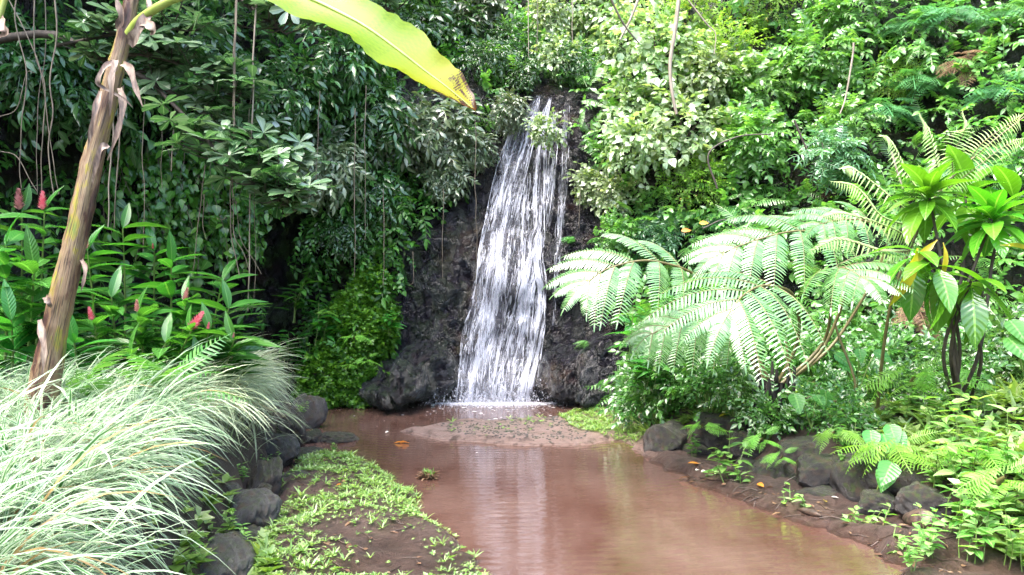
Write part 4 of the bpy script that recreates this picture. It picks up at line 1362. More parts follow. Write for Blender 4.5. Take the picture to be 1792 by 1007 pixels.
for j, a_ in enumerate(uu):
    w_ = (wu if a_ > 0 else wl) * abs(a_) * (1 + wob * abs(a_) ** 2)
    G3[:, j] = mr + X * (np.sign(a_) * w_)[:, None] + Z * (.30 * w_ * abs(a_) + .03 * vnoise(np.c_[u_ * 9, 0 * u_ + (3 if a_ > 0 else 0), 0 * u_], 4) * abs(a_) ** 2)[:, None]
ii, jj = np.meshgrid(np.arange(89), np.arange(nu - 1), indexing='ij')
uvc = lambda a, b: np.stack([b / (nu - 1), a / 89], -1)
U = np.stack([uvc(ii, jj), uvc(ii, jj + 1), uvc(ii + 1, jj + 1), uvc(ii + 1, jj)], 2).reshape(-1, 2)
mb = MB()
slit = np.ones((89, nu - 1), bool)
for q in ():
    if rng.random() < .5: slit[q, :int(rng.integers(2, 6))] = False
    else: slit[q, -int(rng.integers(2, 6)):] = False
slit = slit.ravel()
mb.add(G3.reshape(-1, 3), gridfaces(90, nu)[slit], U.reshape(-1, 4, 2)[slit].reshape(-1, 2))
blade = mb.build('leaf_blade', MAT['banana_leaf'], ban)
mb = MB()
mb.tube(mr, np.linspace(.016, .003, 90), 8)
mb.build('midrib', MAT['midrib'], blade, origin=ban.location)
dry = thing('dry_banana_leaf', 'short rolled dry banana leaf hanging at the edge above the gingers', 'dead leaf', tuple(at(-5, 0, 5.2)))
mb = MB(); mb.tube(curve([at(22, -60, 5.2), at(10, -10, 5.2), at(-2, 35, 5.2)], 12), .02, 8); mb.build('leaf_stalk', MAT['midrib'], dry)
mb = MB(); strip(mb, [(0, 30, 0), (2, 45, -.05), (9, 58, -.06), (-6, 68, -.02)], 5.2, .035, 3); mb.build('dry_blade', MAT['dry_sheath'], dry)

# ------------------------------------------------------------------ red gingers
def ginger(top, foot, label, flower, seed, leaves=11, lsize=.42):
    lsize *= 1.1
    leaves += 7
    r = np.random.default_rng(seed)
    top, foot = np.asarray(top), np.asarray(foot)
    o = thing('red_ginger', label, 'ginger plant', tuple(foot), group='red ginger plants beside the banana trunk')
    pts = curve([foot, foot * .5 + top * .5 + np.array([0, .05, .05]), top], 20)
    mb = MB(); mb.tube(pts, np.linspace(.014, .006, 20), 7); mb.build('stem', MAT['green_stem'], o)
    mb = MB()
    u = np.linspace(.28, 1, leaves)
    O = np.stack([np.interp(u, np.linspace(0, 1, 20), pts[:, q]) for q in range(3)], -1)
    a = r.uniform(0, math.pi) + np.arange(leaves) * math.pi + r.normal(0, .35, leaves)
    D = np.stack([np.cos(a), np.sin(a) * .9, r.uniform(.15, .6, leaves)], -1)
    mb.placemany([GINGER], O, D, UP + r.normal(0, .25, D.shape), lsize * r.uniform(.75, 1.2, leaves) * (1.1 - .25 * u), r)
    mb.place(GINGER, top, nrm(np.array([r.normal(0, .3), r.normal(0, .3), 1])), [r.normal(), -1, .2], lsize * .6)
    mb.build('leaves', MAT['ginger_leaf'], o)
    if flower:
        h, mt, tilt = flower
        h *= .85
        ax = nrm(np.array([tilt, -.1, 1.0]))
        mb = MB()
        m = 46
        q = np.linspace(0, 1, m)
        ang = np.arange(m) * 2.39996
        rr = h * .22 * np.sin(np.pi * (.12 + .86 * q)) ** .7
        X_ = nrm(np.cross(ax, [0, 1, 0])); Y_ = np.cross(ax, X_)
        rd = np.cos(ang)[:, None] * X_ + np.sin(ang)[:, None] * Y_
        C_ = top + np.array([0, -.03, .02]) + ax * (h * q)[:, None] + rd * (rr * .35)[:, None]
        mb.place(leafT([(0, .18), (.45, .36), (1, .04)], .4, -.1), C_, rd * .9 + ax * (.5 + q * .9)[:, None], -rd + ax * .9, h * .28 * (1.15 - .5 * q))
        mb.build('flower_spike', MAT[mt], o)
    return o


for i, (x, y, Y, fx, fl, lab, ls) in enumerate([
    (38, 372, 7.2, 25, (.2, 'ginger_faded', 0), 'tall red ginger with two-toned faded spike at the view edge', .42),
    (78, 372, 7.0, 50, (.17, 'ginger_flower', .05), 'tall red ginger with the brightest pink spike', .42),
    (10, 430, 6.4, 0, None, 'red ginger without flower nearest the view edge', .48),
    (60, 470, 6.3, 30, None, 'broad-leaved ginger without flower below the bright pink spike', .5),
    (153, 440, 7.2, 170, (.13, 'ginger_faded', .1), 'red ginger with a round pale pink head behind the trunk', .42),
    (215, 400, 7.8, 215, None, 'upright ginger with a yellow-green new leaf past the trunk', .42),
    (270, 440, 7.9, 260, (.06, 'ginger_flower', 0), 'red ginger with a tiny pink bud high at the back', .44),
    (300, 460, 7.6, 290, None, 'tall ginger without flower leaning toward the black hollow', .46),
    (325, 530, 7.3, 300, (.13, 'ginger_faded', .3), 'red ginger with a drooping brown and pink head', .4),
    (243, 550, 6.8, 250, (.11, 'ginger_faded', 0), 'red ginger with a pale pink head in the middle of the clump', .42),
    (335, 580, 6.9, 260, (.2, 'ginger_flower', .8), 'red ginger with the long slanting crimson spike', .4),
    (366, 580, 7.2, 330, (.07, 'ginger_flower', .2), 'red ginger with a small pink head beside the long spike', .4),
    (165, 565, 6.6, 180, (.12, 'ginger_flower', -.2), 'red ginger with a crimson head low beside the trunk', .42),
    (195, 520, 7.0, 200, None, 'ginger without flower between trunk and middle of clump', .44),
    (390, 490, 7.6, 340, None, 'ginger reaching its long leaves over the black hollow', .46),
    (400, 540, 7.4, 350, None, 'glossy ginger at the outer edge of the clump', .42),
    (410, 595, 7.2, 370, (.05, 'ginger_faded', .2), 'low ginger with a yellow new leaf over the grass', .4),
    (290, 600, 6.6, 270, None, 'low leafy ginger just behind the ferns', .42),
    (20, 560, 6.0, 10, None, 'low ginger in the shade left of the trunk', .46),
    (130, 600, 6.3, 130, None, 'low ginger in the shade behind the trunk', .42),
    (230, 620, 6.4, 225, None, 'lowest ginger at the back of the striped grass', .4),
    (350, 640, 6.9, 330, None, 'low ginger between far grass mound and crimson spike', .4),
    (110, 500, 7.6, 110, None, 'dark ginger deep behind the trunk', .44),
]):
    top = at(x, y, Y)
    ft = at(fx, y, Y + .25); ft[2] = gz(ft[0], ft[1]) - .03
    ginger(top, ft, lab, fl, 60 + i, 12 if top[2] - ft[2] > .8 else 9, ls)

G = 'ferns among the striped grass'
for i, (x, y, Y, sc, lab) in enumerate([(150, 665, 5.4, .75, 'light green fern beside the foot of the banana trunk'), (275, 655, 6.0, .85, 'upright fern between the gingers and the grass'), (250, 690, 5.9, .7, 'arching fern lying over the striped grass'), (320, 715, 6.4, .5, 'small fern half sunk in the far grass mound'), (215, 665, 5.8, .6, 'fern at the back edge of the near grass')]):
    p_ = at(x, y, Y)
    p_[2] = max(p_[2] - .12, gz(p_[0], p_[1]))
    put(P_SWORD[i % 2], 'sword_fern', lab, 'fern', p_, rng.uniform(-.8, .8), sc, G)

# ------------------------------------------------------------------ overhanging tree
tree = thing('overhanging_tree', 'tree reaching a glossy leafy branch out behind the banana trunk', 'tree', (-7.2, 8.6, gz(-7.2, 8.6)))
br, fo = MB(), MB()
tr_ = MB()
tr_.tube(curve([(-7.2, 8.6, .5), (-6.9, 8.5, 2.2), (-6.6, 8.4, 4.2), (-6.2, 8.3, 6.4)], 20), np.linspace(.22, .12, 20), 12)
tr_.build('trunk', MAT['dark_wood'], tree)
rt = np.random.default_rng(12)
LIMBS = [
    ([(-6.6, 8.4, 4.2), at(60, 60, 8.3), at(160, 95, 8.2), at(260, 140, 8.1), at(350, 195, 8.0), at(430, 250, 7.9), at(500, 305, 7.8)], .05, 1.0, 80),
    ([at(160, 95, 8.2), at(270, 100, 8.0), at(350, 130, 7.9), at(420, 180, 7.8)], .025, .9, 44),
    ([at(260, 140, 8.1), at(330, 210, 7.7), at(400, 285, 7.5), at(470, 340, 7.4), at(505, 365, 7.4)], .022, .9, 60),
    ([at(100, 80, 8.2), at(200, 60, 8.0), at(280, 50, 7.9), at(330, 55, 7.8)], .02, .85, 26),
    ([(-6.2, 8.3, 6.4), at(240, -60, 8.4), at(380, -20, 8.2), at(460, 30, 8.0), at(500, 60, 8.0)], .05, .9, 30),
    ([at(380, -20, 8.2), at(450, -10, 7.8), at(540, 20, 7.7), at(610, 60, 7.6)], .025, .8, 16),
    ([at(460, 0, 7.9), at(560, -20, 7.8), at(640, 10, 7.8), at(690, 20, 7.8)], .02, .8, 10),
]
for pts_, r0, sp_, m in LIMBS:
    c_ = curve(pts_, 30)
    br.tube(c_, np.linspace(r0, .008, 30), 7)
    for q in range(m):
        u = rt.uniform(.3, 1) if q else 1.0
        b = c_[int(u * 29)]
        d = nrm(np.array([rt.normal(.3, .7), rt.normal(-.2, .6), rt.normal(.1, .22)]))
        l = rt.uniform(.12, .5) * sp_
        e = b + d * l + UP * .06
        br.tube(curve([b, (b + e) / 2 - UP * .03, e], 6), np.linspace(.009, .004, 6), 5)
        fo.placemany(ROS6, e, nrm(np.array([rt.normal(), rt.normal(), -.15])), UP + np.array([0, -.35, 0]) + rt.normal(0, .25, 3), .2 * rt.uniform(.8, 1.2), rt)
        if rt.random() < .6:
            fo.placemany(ROS6, (b + e) / 2 + UP * .02, nrm(np.array([rt.normal(), rt.normal(), -.1])), UP + rt.normal(0, .2, 3), .17 * rt.uniform(.8, 1.2), rt)
br.build('branches', MAT['dark_wood'], tree)
fo.build('foliage', MAT['tree_leaf'], tree)
cr = MB()  # foliage out of view, added and widened to shade the left cliff
m = 1500
d = nrm(rt.normal(0, 1, (m, 3)))
O = np.array([-6.3, 9.5, 7.75]) + d * np.array([2.8, 2.5, .8]) * rt.uniform(.5, 1, (m, 1))
cr.placemany(ROS6, O, nrm(rt.normal(0, 1, (m, 3)) * np.array([1, 1, .2])), UP + rt.normal(0, .25, (m, 3)), .26 * rt.uniform(.7, 1.2, m), rt)
cr.build('shade_crown', MAT['tree_leaf'], tree)

# ------------------------------------------------------------------ hanging roots and vines
G = 'bare vines and aerial roots hanging before the shaded cliff'
VN = [
    ([(95, -20), (100, 60), (88, 140), (93, 200), (84, 270), (96, 345)], 7.6, .011, 'greenish vine hanging left of the banana trunk'),
    ([(30, -20), (28, 40), (45, 130), (38, 230), (36, 330)], 7.8, .009, 'thin kinked vine hanging at the view edge'),
    ([(62, -20), (60, 80), (78, 150), (74, 230), (72, 335)], 8.2, .010, 'dark straight vine between the two vines left of the trunk'),
    ([(78, -20), (80, 90), (70, 160), (64, 260), (64, 340)], 8.6, .008, 'faint dark vine deep left of the trunk'),
    ([(15, 0), (50, 70), (72, 130), (85, 230), (103, 340)], 8.0, .008, 'slanting pale vine crossing the dark cliff'),
    ([(0, 265), (30, 275), (55, 320), (64, 335)], 7.9, .007, 'short curling vine above the pink ginger spikes'),
    ([(0, 205), (30, 190), (45, 130), (60, 128)], 7.9, .006, 'looping thin vine at the view edge'),
    ([(200, 175), (196, 260), (192, 330), (190, 400)], 8.2, .012, 'brown vine just past the banana trunk'),
    ([(216, 150), (210, 240), (203, 330), (198, 400)], 8.0, .008, 'pale thin root just past the banana trunk'),
    ([(208, 190), (206, 300), (200, 395)], 8.3, .006, 'thinnest root in the bundle past the trunk'),
    ([(255, 170), (250, 260), (252, 340), (250, 440)], 8.2, .007, 'thin grey vine among the vine curtains'),
    ([(283, 160), (282, 250), (284, 330)], 8.4, .006, 'thin vine in front of the bright vine curtain'),
    ([(306, 190), (303, 240), (300, 300)], 8.1, .013, 'short pale aerial root under the glossy branch'),
    ([(365, 235), (358, 310), (346, 390), (337, 480)], 8.2, .008, 'grey vine reaching down to the ginger leaves'),
    ([(358, 340), (354, 390), (362, 420)], 8.3, .006, 'short thin vine beside the grey vine'),
    ([(413, -60), (411, 40), (409, 160), (408, 280), (402, 380), (412, 450), (418, 482)], 7.6, .010, 'paired pale root hanging from the canopy, nearer the trunk'),
    ([(416, -60), (413, 45), (411, 170), (409, 290), (408, 400), (425, 440), (434, 470)], 7.55, .007, 'thin pale root twisted with the paired root'),
    ([(448, -60), (445, 60), (443, 170), (438, 300), (437, 420), (435, 480), (434, 545)], 7.7, .012, 'longest pale root hanging before the black hollow'),
    ([(452, -60), (446, 60), (440, 150), (436, 220), (445, 330), (446, 480), (444, 535)], 7.75, .006, 'thin root alongside the longest pale root'),
    ([(408, 330), (420, 410), (440, 450), (456, 480)], 7.6, .005, 'thin root slanting across to the longest root'),
    ([(395, 380), (388, 385), (378, 382)], 7.8, .005, 'tiny yellow tendril left of the pale roots'),
    ([(622, 190), (620, 300), (621, 400), (620, 485)], 12.0, .010, 'straight vine hanging down to the mossy mound'),
    ([(641, 150), (638, 250), (640, 330), (638, 420)], 12.1, .008, 'leafless vine beside the straight vine over the mound'),
    ([(671, 330), (672, 430), (671, 500)], 12.1, .008, 'vine hanging where mound meets the wet rock'),
    ([(832, 210), (832, 320), (834, 430), (833, 545)], 12.2, .007, 'long thin vine hanging before the rock beside the fall'),
    ([(776, 330), (774, 420), (776, 490)], 12.2, .006, 'thin vine hanging in front of the dark wet rock'),
    ([(722, 440), (724, 490), (716, 500)], 12.3, .006, 'curled vine tip before the dark rock face'),
    ([(560, 160), (556, 240), (552, 330)], 11.6, .009, 'thin dark vine over the black hollow'),
    ([(924, -20), (925, 60), (926, 100)], 13.2, .012, 'short root hanging above the lip of the fall'),
    ([(940, -20), (941, 40), (939, 90)], 13.3, .010, 'pale short root hanging above the water'),
    ([(1000, -20), (1002, 40), (1001, 75)], 13.2, .012, 'short root hanging behind the pale arching shrub'),
    ([(1016, 330), (1013, 400)], 12.9, .006, 'thin root over the brown rock beside the fall'),
]
for pts_, Y, r0, lab in VN:
    mb = MB()
    c_ = curve([at(x, y, Y) for x, y in pts_], 40)
    c_[:, :2] += .012 * np.stack([vnoise(c_ * 4 + Y, 3), vnoise(c_ * 4 + Y, 7)], -1)
    mb.tube(c_, r0 * .62 * np.linspace(1.1, .7, 40) * (1 + .2 * rng.random(40)), 6)
    tag(mb.build('hanging_vine', MAT['vine_wood'] if r0 != .012 else MAT['pale_wood']), lab, 'vine', G)
for pts_, Y, r0, m_, lab in [
    ([(1190, -20), (1182, 50), (1173, 110), (1176, 160), (1184, 200)], 10.6, .028, 'pale_wood', 'bare pale stem rising through the whitish shrub'),
    ([(1065, -10), (1090, 40), (1118, 76)], 10.8, .014, 'dark_wood', 'dark slanting stick above the whitish shrub'),
    ([(1120, -10), (1105, 30), (1085, 70)], 11.2, .02, 'pale_wood', 'short pale stick leaning over the waterfall top'),
    ([(1200, -5), (1235, 40), (1252, 60), (1250, 95)], 10.4, .01, 'pale_wood', 'thin broken twig hanging in the yellow-green shrub'),
    ([(1255, 330), (1240, 270), (1290, 240), (1350, 235)], 10.2, .012, 'dark_wood', 'thin dark branch arching below the pinnate shrub'),
    ([(1390, 210), (1402, 240), (1412, 262)], 9.9, .014, 'dark_wood', 'short dark twig in the middle of the slope'),
    ([(1230, 400), (1270, 385), (1300, 410)], 9.9, .008, 'dark_wood', 'thin curved twig beside the orange leaves'),
    ([(1494, 75), (1492, 100), (1480, 170), (1470, 200)], 9.6, .012, 'pale_wood', 'pale thin stem among the pinnate shrubs'),
    ([(1560, 265), (1570, 300), (1580, 330)], 8.6, .012, 'pale_wood', 'pale dead stick behind the green ti rosette'),
]:
    mb = MB()
    mb.tube(curve([at(x, y, Y) for x, y in pts_], 30), r0 * np.linspace(1.1, .7, 30), 7)
    tag(mb.build('bare_stem', MAT[m_]), lab, 'stem', 'bare stems on the sunlit slope')
for x, y, Y, sc, lab in [(1232, 391, 9.6, .11, 'orange dead leaf caught above the white tree fern, brighter of two'), (1200, 404, 9.6, .12, 'dull orange dead leaf caught beside the brighter orange leaf')]:
    mb = MB()
    mb.place(OVATE, at(x - 8, y, Y), [1, -.2, .1], [.1, -1, .5], sc)
    tag(mb.build('dead_leaf', MAT['orange_leaf']), lab, 'leaf', 'orange leaves caught on the slope')
# ------------------------------------------------------------------ tree fern
def bifrond(mb, st, rachis, npairs, plen, t0, seed, pinw=.085, npin=24, droop=.3, nref=None, wide=None, leafT_=PINN):
    """twice-divided frond along the rachis; pinnae start at t0"""
    r = np.random.default_rng(seed)
    c_ = curve(rachis, 60)
    st.tube(c_, np.linspace(.022, .005, 60), 7)
    tan = nrm(np.gradient(c_, axis=0))
    for i in range(npairs):
        t_ = t0 + (1 - t0) * (i + .5) / npairs
        b, tg = c_[int(t_ * 59)], tan[int(t_ * 59)]
        nr = UP - tg * tg[2] if nref is None else np.asarray(nref, float) - tg * np.dot(tg, nref)
        nr = nrm(nr)
        X = nrm(np.cross(tg, nr))
        q = (t_ - t0) / (1 - t0)
        L = plen * np.interp(q, [0, .2, .5, .8, 1], [.8, 1, .95, .65, .3])
        sides = (1, -1) if i < npairs - 1 else (1, -1, 0)
        for sg in sides:
            d = nrm(X * sg + tg * (.45 + .9 * q) + r.normal(0, .06, 3)) if sg else tg
            tt = np.linspace(.03, 1, npin)
            pp = b + d * (L * tt)[:, None] - UP * (droop * L * tt ** 2.2)[:, None] + nr * (.06 * L * np.sin(tt * 2.5))[:, None]
            tn = nrm(np.gradient(pp, axis=0))
            st.tube(pp, np.linspace(.006, .002, npin), 4)
            XX = nrm(np.cross(tn, nr))
            S = pinw * np.interp(tt, [0, .12, .5, .85, 1], [.55, .9, 1, .7, .45]) * (L / plen) ** .4
            for s2 in (1, -1):
                mb.place(leafT_, pp, XX * s2 + tn * .38 + r.normal(0, .035, (npin, 3)) - UP * .12, nr + r.normal(0, .07, (npin, 3)), S * r.uniform(.92, 1.08, npin))
            mb.place(leafT_, pp[-1], tn[-1], nr, pinw * .6)


MAT['fern_trunk'] = barkmat('fern_trunk', (.004, .003, .003), (.02, .015, .012), 60, .8)
fb = hitg(1352, 735)
tf = thing('tree_fern', 'large tree fern with white-gleaming divided fronds arching over the bank', 'tree fern', tuple(fb))
mb = MB()
c_ = curve([fb - UP * .1, fb + UP * .18, fb + np.array([.03, 0, .42])], 16)
mb.tube(c_, np.linspace(.2, .15, 16), 28)
V = mb.V[0]; V += (.055 * fbm(V * 9, 4, 6))[:, None] * nrm(V - np.repeat(c_, 28, 0))
for q in range(16):
    a_ = q * 2.4
    b_ = fb + np.array([.13 * math.cos(a_), .13 * math.sin(a_), .1 + .02 * q])
    mb.tube(curve([b_, b_ + np.array([.08 * math.cos(a_), .08 * math.sin(a_), .07]), b_ + np.array([.1 * math.cos(a_), .1 * math.sin(a_), .17 + .06 * (q % 3)])], 8), np.linspace(.035, .014, 8), 8)
mb.build('trunk', MAT['fern_trunk'], tf)
bt = fb + np.array([0, 0, .3])
FR = [  # rachis pixels after the base, pinna length, first pinna, pairs, droop, label
    ([(1310, 620, 8.7), (1240, 500, 8.4), (1150, 458, 8.1), (1070, 468, 7.9), (1020, 500, 7.75)], .64, .48, 6, .24, 'frond reaching out toward the waterfall'),
    ([(1395, 600, 8.5), (1390, 520, 7.9), (1340, 500, 7.4), (1300, 518, 7.1), (1275, 550, 6.95)], .78, .5, 5, .3, 'whitest frond facing the camera'),
    ([(1440, 600, 8.8), (1455, 510, 8.3), (1450, 475, 7.9), (1480, 470, 7.6), (1515, 490, 7.3)], .6, .52, 5, .25, 'frond fanning toward the ti plant'),
    ([(1440, 610, 9.0), (1490, 470, 8.7), (1460, 415, 8.4), (1390, 405, 8.1), (1310, 425, 7.9), (1250, 450, 7.8)], .66, .46, 7, .28, 'upper frond arching back over the others'),
    ([(1460, 600, 9.2), (1550, 440, 8.9), (1525, 392, 8.6), (1470, 385, 8.4), (1430, 395, 8.2)], .5, .55, 5, .25, 'short frond behind the upper one'),
    ([(1320, 640, 8.8), (1290, 580, 8.6), (1240, 560, 8.4), (1180, 568, 8.2), (1130, 590, 8.0)], .5, .42, 6, .4, 'shaded lower frond'),
]
for i, (rp, pl, t0, npair, dr, lab) in enumerate(FR):
    mb, st = MB(), MB()
    bifrond(mb, st, [bt] + [at(*q) for q in rp], npair, pl * 1.2, t0, 200 + i, droop=dr, npin=25, pinw=.145 if i != 4 else .11, nref=(-.1, -.62, .78))
    f = mb.build('frond', MAT['tree_fern_leaf'], tf)
    f['label'] = lab
    st.build('stipe', MAT['brown_stem'], f, origin=tf.location)
for x, y, x2, y2, Y in [(1320, 610, 1352, 700, 8.7), (1462, 570, 1492, 715, 8.2), (1375, 590, 1382, 700, 8.9)]:
    mb = MB(); mb.tube(curve([bt, at(x2, y2 - 20, Y), at(x, y, Y)], 16), np.linspace(.018, .012, 16), 7)
    mb.build('bare_stipe', MAT['brown_stem'], tf)

for i, (x, y, Y, sc, lab) in enumerate([(1345, 730, 8.5, .55, 'low bush hiding the foot of the black fern trunk'), (1290, 690, 8.9, .55, 'low bush under the shaded lower frond'), (1405, 720, 8.6, .5, 'low bush to the side of the black fern trunk'), (1240, 670, 9.2, .7, 'bush with small leaves between frond tips and boulders'), (1160, 670, 9.8, .7, 'bush with small leaves above the farthest boulder'), (1470, 730, 8.0, .5, 'low bush at the foot of the leaning stipes')]):
    p_ = at(x, y, Y); p_[2] = max(p_[2], gz(p_[0], p_[1]) + .25 * sc)
    put(P_BUSH[i % 3], 'leafy_bush', lab, 'bush', p_, rng.uniform(-.6, .6), sc, 'leafy bushes along the fern bank')

# the raised pale frond with thin leaflets rises from its own crown behind
ff = hitg(1535, 725)
tf2 = thing('thin_leaved_fern', 'raised pale fern frond of thin leaflets behind the green ti rosette', 'tree fern', tuple(ff))
mb, st = MB(), MB()
st.tube(curve([ff, at(1545, 620, 8.2), at(1562, 520, 8.0), at(1595, 430, 7.9), at(1640, 340, 7.85), at(1720, 262, 7.8), at(1795, 203, 7.8)], 50), np.linspace(.02, .006, 50), 8)
hub = [(1600, 425), (1615, 392), (1630, 362), (1648, 335), (1668, 312), (1690, 290)]
tips = [[(1560, 400), (1480, 375), (1440, 380)], [(1570, 355), (1500, 300), (1475, 296)], [(1590, 310), (1560, 250), (1545, 238)], [(1640, 290), (1625, 230), (1610, 200)], [(1668, 270), (1690, 225), (1685, 195)], [(1720, 250), (1770, 215), (1795, 195)],
        [(1545, 440), (1470, 420), (1420, 440)], [(1545, 380), (1500, 330), (1455, 318)], [(1700, 300), (1760, 255), (1800, 240)]]
hub += [(1590, 440), (1610, 400), (1660, 330)]
rf = np.random.default_rng(31)
for h_, tp_ in zip(hub, tips):
    c_ = curve([at(h_[0], h_[1], 7.85)] + [at(x, y, 7.75 - .12 * k2) for k2, (x, y) in enumerate(tp_)], 30)
    st.tube(c_, np.linspace(.006, .002, 30), 5)
    tn = nrm(np.gradient(c_, axis=0))
    nr = nrm(np.array([.1, -.75, .6]))
    X = nrm(np.cross(tn, nr))
    S = .135 * np.interp(np.linspace(0, 1, 30), [0, .2, .7, 1], [.5, 1, .85, .25])
    for s2 in (1, -1):
        mb.place(THIN, c_, X * s2 + tn * .45 - UP * .25, nr + rf.normal(0, .1, (30, 3)), S * rf.uniform(.85, 1.1, 30))
fr_ = mb.build('frond', MAT['thin_fern_leaf'], tf2)
st.build('stipe', MAT['brown_stem'], fr_, origin=tf2.location)

# ------------------------------------------------------------------ ti plant
tb = hitg(1675, 735)
ti = thing('ti_plant', 'branching ti plant with rosettes of broad glossy strap leaves', 'ti plant', tuple(tb))
stem = MB()
ros = [((1625, 318), 7.5, 24, .39, (1650, 470)), ((1738, 360), 7.4, 26, .40, (1700, 480)), ((1690, 320), 7.9, 9, .48, (1690, 430)), ((1600, 420), 7.3, 7, .42, (1640, 480)), ((1700, 470), 7.3, 9, .44, (1690, 520)), ((1640, 440), 7.2, 8, .46, (1665, 520)), ((1775, 330), 7.7, 9, .46, (1740, 440))]
rr_ = np.random.default_rng(41)
for k2, ((x, y), Y, m, sz, (jx, jy)) in enumerate(ros):
    top = at(x, y + 20, Y)
    stem.tube(curve([tb + np.array([rr_.normal(0, .1), rr_.normal(0, .1), -.05]), at(1680 + rr_.normal(0, 22), 620, 7.6), at(jx, jy, (Y + 7.5) / 2), top], 24), np.linspace(.02, .012, 24), 8)
    mb = MB()
    a = np.arange(m) * 2.39996 + rr_.uniform(0, 6)
    el = np.linspace(1.3, -.35, m) if k2 not in (3, 4, 5) else np.linspace(.5, -1.2, m)
    D = np.stack([np.cos(a) * np.cos(el), np.sin(a) * np.cos(el), np.sin(el)], -1)
    mb.place(STRAP, top - UP * np.linspace(0, .1, m)[:, None], D, UP * np.abs(np.cos(el))[:, None] - np.stack([np.cos(a), np.sin(a), 0 * a], -1) * np.sin(np.clip(el, 0, 2))[:, None] + rr_.normal(0, .1, (m, 3)), sz * rr_.uniform(.8, 1.15, m), rr_.uniform(1.7, 2.3, m))
    mb.build('leaf_rosette', MAT['ti_leaf'], ti)
stem.build('stems', MAT['dark_wood'], ti)
for x, y, D_, sz, sx in [(1605, 435, (-.25, -.2, -1), .5, 1.0), (1640, 420, (-.6, -.2, -.5), .34, .9), (1650, 425, (.1, -.3, -.9), .35, .8), (1750, 430, (1, -.2, .05), .4, .7)]:
    mb = MB()
    mb.place(STRAP, at(x, y, 7.2), D_, [.2, -.8, .5], sz, sx)
    l = mb.build('withered_leaf', MAT['yellow_leaf'], ti)
    l['label'] = 'yellowing strap leaf'

# ------------------------------------------------------------------ plants of the right bank
G = 'leafy bushes along the fern bank'
for i, (k2, x, y, sc, lab) in enumerate([
    (0, 1125, 765, .65, 'bush with glossy drooping leaves at the waterline before the sandbar'),
    (3, 1105, 735, .7, 'bush overhanging the far end of the fern bank'),
    (1, 1180, 750, .8, 'leafy bush behind the rounded mossy boulder'),
    (2, 1240, 740, .85, 'leafy bush above the large mossy boulder'),
    (0, 1150, 720, .9, 'bush in front of the wet rock foot'),
    (4, 1090, 700, .8, 'pinnate bush reaching toward the foot of the fall'),
    (1, 1210, 700, 1.0, 'tall bush under the shaded tree fern frond'),
    (2, 1290, 715, .8, 'bush left of the black fern trunk'),
    (0, 1420, 700, .8, 'bush right of the black fern trunk'),
    (1, 1310, 690, .9, 'bush behind the black fern trunk'),
    (2, 1390, 680, .8, 'bush behind the tree fern stipes'),
    (0, 1470, 690, .7, 'bush between the fern stipes and the ti stems'),
    (1, 1560, 700, .75, 'bush under the withered ti leaves'),
    (2, 1620, 700, .7, 'bush at the foot of the ti plant'),
    (0, 1720, 690, .8, 'bush right behind the ti stems'),
    (1, 1770, 700, .8, 'bush at the view edge behind the ti plant'),
    (3, 1740, 640, .8, 'pinnate bush behind the ti stems'),
    (4, 1050, 660, .5, 'small pinnate bush clinging to the rock foot'),
    (1, 1150, 690, 1.1, 'tall bush beneath the frond that reaches toward the fall'),
    (2, 1330, 660, 1.1, 'tall bush at the back of the black fern trunk'),
    (0, 1500, 660, 1.1, 'tall bush in the shade behind taro and stipes'),
    (3, 1250, 660, 1.1, 'pinnate bush in the gap below the whitest frond'),
    (2, 1430, 640, 1.2, 'tallest bush behind the bent fern stipes'),
    (1, 1680, 640, 1.1, 'tall bush directly behind the ti stems'),
    (0, 1590, 640, 1.1, 'tall bush behind the yellow-green ferns'),
    (2, 1790, 640, 1.1, 'tall bush at the view edge beside the big taro leaf'),
    (1, 1520, 720, .6, 'low bush just behind the shiny heart leaf'),
    (0, 1690, 720, .6, 'low bush at the start of the dirt path'),
    (2, 1590, 745, .5, 'low bush above the broad mossy boulder'),
    (0, 1350, 730, .45, 'low bush against the front of the fern trunk'),
    (1, 1440, 735, .5, 'low bush above the egg-shaped boulder'),
]):
    pr = (P_BUSH + P_BUSHB)[k2]
    p_ = hitg(x, y)
    p_ = p_ * (1 + .65 / p_[1]); p_[2] = max(gz(p_[0], p_[1]), 0)
    put(pr, 'leafy_bush', lab, 'bush', p_ + UP * .45 * sc, rng.uniform(-.6, .6), sc, G)
for i, (x, y, Y, sc, lab) in enumerate([(1165, 560, 9.4, 1.1, 'large broad-leaved plant under the frond toward the waterfall'), (1110, 590, 10.0, .9, 'broad-leaved plant beside the wet rock under the frond'), (1120, 660, 9.6, .9, 'broad-leaved plant with fanned leaves over the pool')]):
    p_ = at(x, y, Y)
    put(P_BROAD[i % 2], 'broad_leaved_plant', lab, 'plant', p_ - UP * .25, rng.uniform(-1, 1), sc, 'broad-leaved plants under the tree fern')
G = 'pale seedlings on the near corner of the fern bank'
